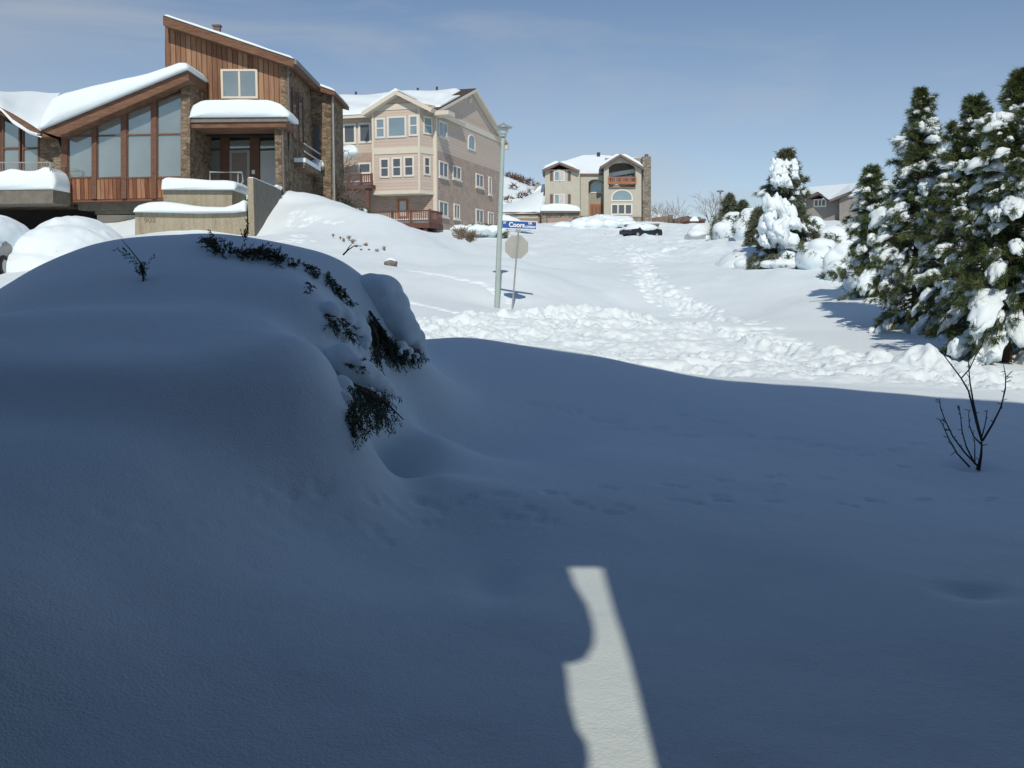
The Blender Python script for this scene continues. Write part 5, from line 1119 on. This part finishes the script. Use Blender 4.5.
mesh_obj('foliage', np.array(V), np.arange(len(V)).reshape(-1, 3), 'juniper', j2)
mb = MB(); q0 = hit(245, 257, 5, 14); mb.tube([q0-[0, 0, .1], q0+[0.1, -.03, .02], q0+[0.33, -.05, .0]], [0.012, 0.008, 0.004], 5); mb.build('stems', 'bark', j2)
j3 = thing('juniper_sprig', hit(143, 277, 5, 14)-[0, 0, .02], 'lone juniper sprig sticking out of the mound below the number 903', 'shrub', None); V = []
p = hit(143, 276, 5, 14)
for i in range(9): spray(V, p+rng.normal(size=3)*0.015, (rng.normal()*0.35, -0.2, 1), rng.uniform(0.06, 0.11), rng, 0)
spray(V, p+[0, 0, .05], (-0.75, 0, 0.9), 0.26, rng, 0); spray(V, p+[-0.03, 0, .10], (-0.8, 0, 0.7), 0.17, rng, 0); spray(V, p+[0.02, 0, .05], (0.5, 0, 1), 0.15, rng, 0, 0.6)
mesh_obj('foliage', np.array(V), np.arange(len(V)).reshape(-1, 3), 'juniper', j3)
mb = MB(); mb.tube([p-[0, 0, .05], p+[0, 0, .08], p+[-.09, 0, .2], p+[-.15, 0, .27]], [.008, .006, .004, .002], 5); mb.build('stems', 'twig', j3)
j4 = thing('juniper_sprig', at(245, 238, 8.8), 'brownish juniper sprig standing against the concrete wall', 'shrub', None); V = []; p = at(245, 238, 8.8)
for i in range(6): spray(V, p+rng.normal(size=3)*0.012, (0.1+rng.normal()*0.3, 0, 1), rng.uniform(0.05, 0.09), rng, 0)
spray(V, p, (0.25, 0, 1), 0.17, rng, 0); mesh_obj('foliage', np.array(V), np.arange(len(V)).reshape(-1, 3), 'needles', j4)

# ================================================================== lamp, stop sign
lb = at(497, 307, 27.0); lb[2] = H1(lb[0], 27.0)
lt = at(503.3, 127, 27.0)
lamp = thing('street_lamp', lb, 'tall pale green street lamp with a flat cap, left of the stop sign', 'lamp')
ax = (lt-lb)/np.linalg.norm(lt-lb); Hh = np.linalg.norm(lt-lb)
def lathe(prof, n=20, base=lb, ax=ax):
    q = Vector(ax).to_track_quat('Z', 'Y').to_matrix(); R3 = np.array(q); m = MB()
    V = [base+R3 @ np.array([r*math.cos(2*PI*k/n), r*math.sin(2*PI*k/n), z]) for r, z in prof for k in range(n)]
    f = [(i*n+k, i*n+(k+1) % n, (i+1)*n+(k+1) % n, (i+1)*n+k) for i in range(len(prof)-1) for k in range(n)]
    m.add(V, f+[tuple(range(n))[::-1], tuple((len(prof)-1)*n+k for k in range(n))]); return m
lathe([(0.085,-0.6),(0.075,0.3),(0.055,Hh-0.30),(0.052,Hh-0.26)]).build('pole', 'pole', lamp, True)
hd = lathe([(0.055,Hh-0.265),(0.10,Hh-0.255),(0.10,Hh-0.22),(0.07,Hh-0.215)]).build('lamp_head', 'pole', lamp, True)
lathe([(0.10,Hh-0.214),(0.155,Hh-0.03),(0.15,Hh-0.02)]).build('lamp_glass', 'lamp_glass', hd, True)
lathe([(0.24,Hh-0.025),(0.25,Hh-0.01),(0.20,Hh+0.015),(0.09,Hh+0.06),(0.04,Hh+0.07),(0.035,Hh+0.10),(0.015,Hh+0.115)]).build('lamp_cap', 'metal', hd, True)
sb_ = at(512.3, 307, 27.0); sb_[2] = H1(sb_[0], 27.0); stp = at(518.6, 229.5, 27.0)
sg = thing('stop_sign', sb_, 'back of an octagonal stop sign with a blue Coors street name blade above it', 'street sign')
pm = MB(); dx = (stp-sb_); 
pm.tube([sb_-dx*0.25, sb_+dx*0.5, stp], [0.026, 0.026, 0.026], 6); pm.build('post', 'metal', sg)
FS_ = Frame(at(516.6, 247, 27.04), (1, 0, 0), (0, 1, 0))
R8 = 0.335; oct_ = [(R8*math.cos(PI/8+PI/4*k), R8*math.sin(PI/8+PI/4*k)) for k in range(8)]
pl_ = MB(); FS_.prism(pl_, oct_, 0.0, 0.006); plate = pl_.build('plate', 'sign_back', sg)
f_ = MB(); FS_.prism(f_, [(a*0.985, b_*0.985) for a, b_ in oct_], 0.0065, 0.009); f_.build('sign_face', 'sign_red', plate)
text_obj('STOP', Frame(FS_.O+[0, 0.0, 0], (-1, 0, 0), (0, -1, 0)), 0, -0.0098, -0.10, 0.2, 'white', plate, 'lettering', 0.85, 'CENTER', 0.004)
FS2 = Frame(at(519, 225, 27.0), (0.997, -0.035, -0.045), (0.035, 0.999, 0))
bl_ = MB(); FS2.bx(bl_, -0.49, 0.49, 0.0, 0.008, -0.115, 0.115); blade = bl_.build('name_blade', 'white', sg)
f_ = MB(); FS2.bx(f_, -0.475, 0.46, -0.003, -0.0005, -0.092, 0.095); f_.build('sign_face', 'blue', blade)
for s, x, z, h in (('Coors', -0.06, -0.055, 0.125), ('DR', 0.30, 0.03, 0.055), ('12700W', 0.30, -0.07, 0.06), ('ST', -0.38, 0.02, 0.055), ('S', -0.46, -0.06, 0.06)):
    text_obj(s, FS2, x, -0.0045, z, h, 'white', blade, 'lettering', 0.95 if s != '12700W' else 1.0, 'CENTER', 0.004 if h < .1 else 0.007)
part('bracket', 'metal', sg, lambda m: (FS2.bx(m, -0.10, 0.05, -0.02, 0.03, -0.20, -0.116)))

# ================================================================== far lamp, cars, mounds, post
fl = gp(720, 88); lt2 = at(720.3, 192, 88); fl_ = thing('street_lamp', fl, 'thin distant street lamp beside the small pines', 'lamp')
mb = MB(); mb.tube([fl, lt2], [0.10, 0.07], 8); mb.build('pole', 'metal', fl_); mb = MB(); mb.tube([lt2, lt2+[0, 0, .12]], [0.30, 0.28], 10); mb.build('lamp_head', 'gutter', fl_)
def car(name, base, ang, paint, label, group, snow_h=0.35, cover=1.0, bury=0.25, cat='car', full=False):
    t = thing(name, base, label, cat, group); ca, sa = math.cos(ang), math.sin(ang)
    def Wc(x, y, z): return np.array(base)+np.array([x*ca-y*sa, x*sa+y*ca, z-bury])
    prof = [(-2.15,.35),(-2.2,.62),(-2.05,.82),(-1.2,.92),(-0.55,1.36),(0.75,1.40),(1.45,.98),(2.05,.92),(2.18,.6),(2.12,.35)]
    def shell(prof, yw, taper):
        V = []
        for s in (-1, 1):
            for x, z in prof: V.append(Wc(x, s*(yw - taper*max(0, z-.92)), z))
        n = len(prof); m = MB(); m.add(V, [tuple(range(n)), tuple(range(2*n-1, n-1, -1))]+[(i, i+n, (i+1) % n+n, (i+1) % n) for i in range(n)]); return m
    body = shell(prof, 0.86, 0.45).build('body', paint, t)
    gl = MB()
    for s in (-1, 1):
        q = [(-1.05,.96),(-0.52,1.30),(0.05,1.33),(0.05,.96)], [(0.13,.96),(0.13,1.33),(0.72,1.33),(1.28,.98)]
        for w in q: gl.add([Wc(x, s*(0.868-0.45*max(0, z-.92)), z) for x, z in w], [(0,1,2,3)])
    gl.add([Wc(-1.16, -.8, .95), Wc(-1.16, .8, .95), Wc(-.58, .66, 1.33), Wc(-.58, -.66, 1.33)], [(0,1,2,3)])
    gl.build('window', 'glass_dark', body)
    for x in (-1.35, 1.35):
        for s in (-1, 1):
            m = MB(); m.tube([Wc(x, s*0.70, .32), Wc(x, s*0.89, .32)], 0.33, 16); w_ = m.build('wheel', 'rubber', t); m = MB(); m.tube([Wc(x, s*0.885, .32), Wc(x, s*0.90, .32)], 0.2, 12); m.build('rim', 'metal', w_)
    for s in (-1, 1):
        m = MB(); c = [Wc(-2.19, s*.5, .58), Wc(-2.19, s*.8, .58), Wc(-2.12, s*.8, .74), Wc(-2.12, s*.5, .74)]; m.add(c, [(0,1,2,3)]); m.build('headlight', 'lamp_glass', t)
        m = MB(); c = [Wc(2.20, s*.5, .62), Wc(2.20, s*.8, .62), Wc(2.16, s*.8, .8), Wc(2.16, s*.5, .8)]; m.add(c, [(0,1,2,3)]); m.build('tail_light', 'tail', t)
    bl = []; Rz = np.array([[ca, -sa, 0], [sa, ca, 0], [0, 0, 1]])
    rg_ = np.random.default_rng(len(label))
    if full: 
        bl.append((Wc(0.0, 0, .2), (2.75, 1.75, 1.50+snow_h), Rz)); bl.append((Wc(0.2, 0, .2), (2.45, 1.35, 1.62+snow_h), Rz)); bl.append((Wc(-0.3, 0.2, .0), (3.1, 2.0, 0.95+snow_h), Rz))
    else:
        bl.append((Wc(0.2, 0, 1.0), (2.1, 1.02, 0.45+snow_h*1.25), Rz)); bl.append((Wc(-1.4, 0, .88), (0.9, 0.85, 0.1+snow_h), Rz))
        for x in np.linspace(-1.6, 2.2, 5)[:int(5*cover)]: bl.append((Wc(x+.3, -1.1, .15), (0.7, 0.55, 0.45+rg_.uniform(0, .3)), None))
    blob_obj('snow_cover', bl, max(0.05, base[1]*0.0011), 'snow_cap', t, 4, 0.05, rg_)
    return t
hc = hit(641, 237.5, 40); hc[2] -= 0.10
car('parked_car', hc, R(38), 'car_dark', 'dark blue car half buried in snow before the stone retaining wall', 'cars buried in snow', 0.07, 0.0, 0.0)
car('parked_car', gp(700, 88, -0.4), R(65), 'car_silver', 'silver car under a round cap of snow right of the trodden path', 'cars buried in snow', 0.35, 1.0, 0.2)
hm = hit(750, 264, 20); hm[2] -= 0.1
car('parked_car', hm, R(75), 'car_silver', 'car wholly hidden under a smooth snow mound behind the small grey post', 'cars buried in snow', -0.25, 1.0, 0.65, full=True)
car('parked_car', gp(-6, 31, -0.3), R(95), 'car_grey', 'grey car with a thick snow dome at the left edge below the deck', 'cars buried in snow', 0.42, 0.0, 0.0)
car('parked_car', gp(76, 33, -0.35), R(80), 'car_grey', 'car wholly hidden under a big smooth snow dome below the garage', 'cars buried in snow', 0.0, 1.0, 0.2, full=True)
pb = hit(731, 266, 20)+[0, -1.2, -0.35]; po_ = thing('mailbox', pb, 'small dark grey mailbox post poking from a low snow mound', 'mailbox'); Fp = Frame(pb, (1, 0, 0), (0, 1, 0))
part('post', 'gutter', po_, lambda m: Fp.bx(m, 0.04, 0.14, 0.05, 0.2, -0.2, 0.50))
part('box', 'gutter', po_, lambda m: Fp.bx(m, -0.08, 0.16, -0.05, 0.4, 0.50, 0.72))
part('snow_cap', 'snow_cap', po_, lambda m: lump(m, pb+[0.04, 0.18, 0.73], (0.13, 0.22, 0.04), RNG, None, 2, 0.1))
# banks of shovelled snow
def bank(lst, label, vox, name='snow_bank', amp=0.12):
    rng = np.random.default_rng(len(lst)); bl = []
    for px, py, Y, rx, rz in lst:
        p = at(px, py, Y); bl.append((p, (rx, rx*0.8, rz), rand_rot(rng, 0.06)))
    return tag(blob_obj(name, bl, vox, 'snow_cap', None, 3, amp, rng), label, 'snow bank', 'piled snow banks')
bank([(546+i*5.4, 229.5-1.0*i+0.045*i*i+0.7*math.sin(i*2.1), 116+math.sin(i*1.9)*1.5, 1.1+0.3*math.sin(i*3.1), 0.5+0.2*math.sin(i*2.3)) for i in range(16)]+[(590,222.5,119,2.2,0.7),(605,221,120,2.0,0.8),(618,222,120,1.9,0.7)], 'lumpy snow piled before the front of the stucco house', 0.16)
bank([(503+i*3.6, 221.5+i*0.9, 98, 1.0, 0.7-0.05*i) for i in range(7)], 'rounded snow heap in front of the far garage', 0.14)
bank([(458+i*5, 229.5+0.7*math.sin(i*2)-(1.5 if i in (1,4) else 0), 66, 0.55, 0.25) for i in range(9)], 'uneven snow heaps along the foot of the tan house', 0.08)
bank([(745+i*6, 264+0.8*math.sin(i*1.3), 40.5, 0.45, 0.26) for i in range(7)], 'low snow ridge between the mailbox and the lone pine', 0.05, amp=0.03)

# scrub along the skyline of the hill
rng = np.random.default_rng(5); C, D = [], []
hl = bpy.data.objects['hill']; hv = np.array([v.co[:] for v in hl.data.vertices])+ORG['hill']
sel = hv[(hv[:,1] < 345) & (hv[:,1] > 262)]
for i in range(900):
    v = sel[rng.integers(len(sel))]; q = proj(v)
    if 503 < q[0] < 560 and (rng.uniform() < (0.5 if v[1] > 315 else 0.05)):
        for k in range(6): C.append(v+rng.normal(size=3)*[1.3, 1.0, 0.5]+[0, 0, 0.6]); D.append((0, 0, 1))
V_, F_ = needles_mesh(C, D, rng, 10, 1.5, 0.30, 0.9); tag(mesh_obj('hill_scrub', V_, F_, 'scrub'), 'brown scrub along the crest of the snowy hill', 'scrub', kind='stuff')
# ------------------------------------------------------------------ the photographer's house behind the camera (it throws the long shadow)
YW = -0.6
def back_to_wall(p):
    t = (YW - p[1])/SUND[1]; q = np.asarray(p) + SUND*t; return q[0], q[2]
FW = Frame((0, YW, 0), (1, 0, 0), (0, -1, 0))        # y runs away from the street
edge_px = [(470,338),(520,346),(600,357),(700,377),(800,386),(900,393),(1024,404)]
def lawn(px, py, y0=2.6):
    p = hit(px, py, y0, 14.0); return p
tops = [back_to_wall(at(px, py, Y)) for (px, py), Y in zip(edge_px, (11.4, 11.5, 11.6, 11.8, 11.9, 12.0, 12.0))]
own = thing('split_level_house', (0, YW, 0), 'timber house whose shadow falls over the snowy lawn', 'house')
roofl = [(-16, tops[0][1]+0.4), (-3, tops[0][1]+0.1)] + tops + [(16, tops[-1][1]-0.3)]
patch_r = [(600,563),(612,605),(628,655),(642,710),(657,768)]
patch_l = [(567,562),(575,585),(588,605),(593,622),(592,636),(584,648),(572,652),(562,652),(567,668),(570,700),(578,728),(588,742),(585,768)]
rr = [back_to_wall(lawn(*p)) for p in patch_r]; ll = [back_to_wall(lawn(*p)) for p in patch_l]
zt = max(rr[0][1], ll[0][1]); zb = min(rr[-1][1], ll[-1][1])
def zi(poly, x): return np.interp(x, [p[0] for p in poly], [p[1] for p in poly])
mb = MB()
L_ = [(-16, -0.5)] + [(ll[-1][0], -0.5)] + ll[::-1][0:] + [(ll[0][0], zt)]
L_ += [(ll[0][0], zi(roofl, ll[0][0]))] + [p for p in roofl[::-1] if p[0] < ll[0][0]]
FW.prism(mb, [p for i, p in enumerate(L_) if i == 0 or p != L_[i-1]], 0, 0.12)
R_ = [(rr[0][0], zt)] + rr + [(rr[-1][0], -0.5), (16, -0.5)] + [p for p in roofl[::-1] if p[0] > rr[0][0]] + [(rr[0][0], zi(roofl, rr[0][0]))]
FW.prism(mb, R_, 0, 0.12)
FW.bx(mb, ll[0][0]-0.01, rr[0][0]+0.01, 0.002, 0.118, zt, zi(roofl, 0.4)-0.02)
FW.bx(mb, -16, -1.0, 0.12, 5, -0.5, 7.6); FW.bx(mb, 1.6, 16, 0.12, 5, -0.5, 7.6)
mb.build('wall', 'slate_wall', own)
g = MB(); FW.bx(g, ll[0][0]-0.3, rr[-1][0]+0.3, 0.20, 0.21, 0.2, zt+0.3)  # unseen pane added behind the slot to dim the sun patch on the lawn
mg = bpy.data.materials.new('patch_dimming_pane'); mg.use_nodes = True; t_ = mg.node_tree
for n in list(t_.nodes): t_.nodes.remove(n)
tb = t_.nodes.new('ShaderNodeBsdfTransparent'); tb.inputs[0].default_value = (0.93, 0.93, 0.90, 1); gb = t_.nodes.new('ShaderNodeBsdfGlossy'); gb.inputs['Roughness'].default_value = 0.02
mm_ = t_.nodes.new('ShaderNodeMixShader'); mm_.inputs[0].default_value = 0.06; oo = t_.nodes.new('ShaderNodeOutputMaterial')
t_.links.new(tb.outputs[0], mm_.inputs[1]); t_.links.new(gb.outputs[0], mm_.inputs[2]); t_.links.new(mm_.outputs[0], oo.inputs[0])
g.build('pane', mg, own)

sky_block = MB(); FW.bx(sky_block, -9, 9, -3.7, -0.01, zt+0.62, zt+0.9); sky_block.build('deck', 'slate_wall', own)  # added overhang out of view; blocks the sky to darken the near snow
for x in (-8.6, 8.6):
    m_ = MB(); FW.bx(m_, x-0.09, x+0.09, -3.6, -3.4, -2.2, zt+0.615); m_.build('post', 'slate_wall', own)  # added posts under the sky-blocking overhang, also out of view
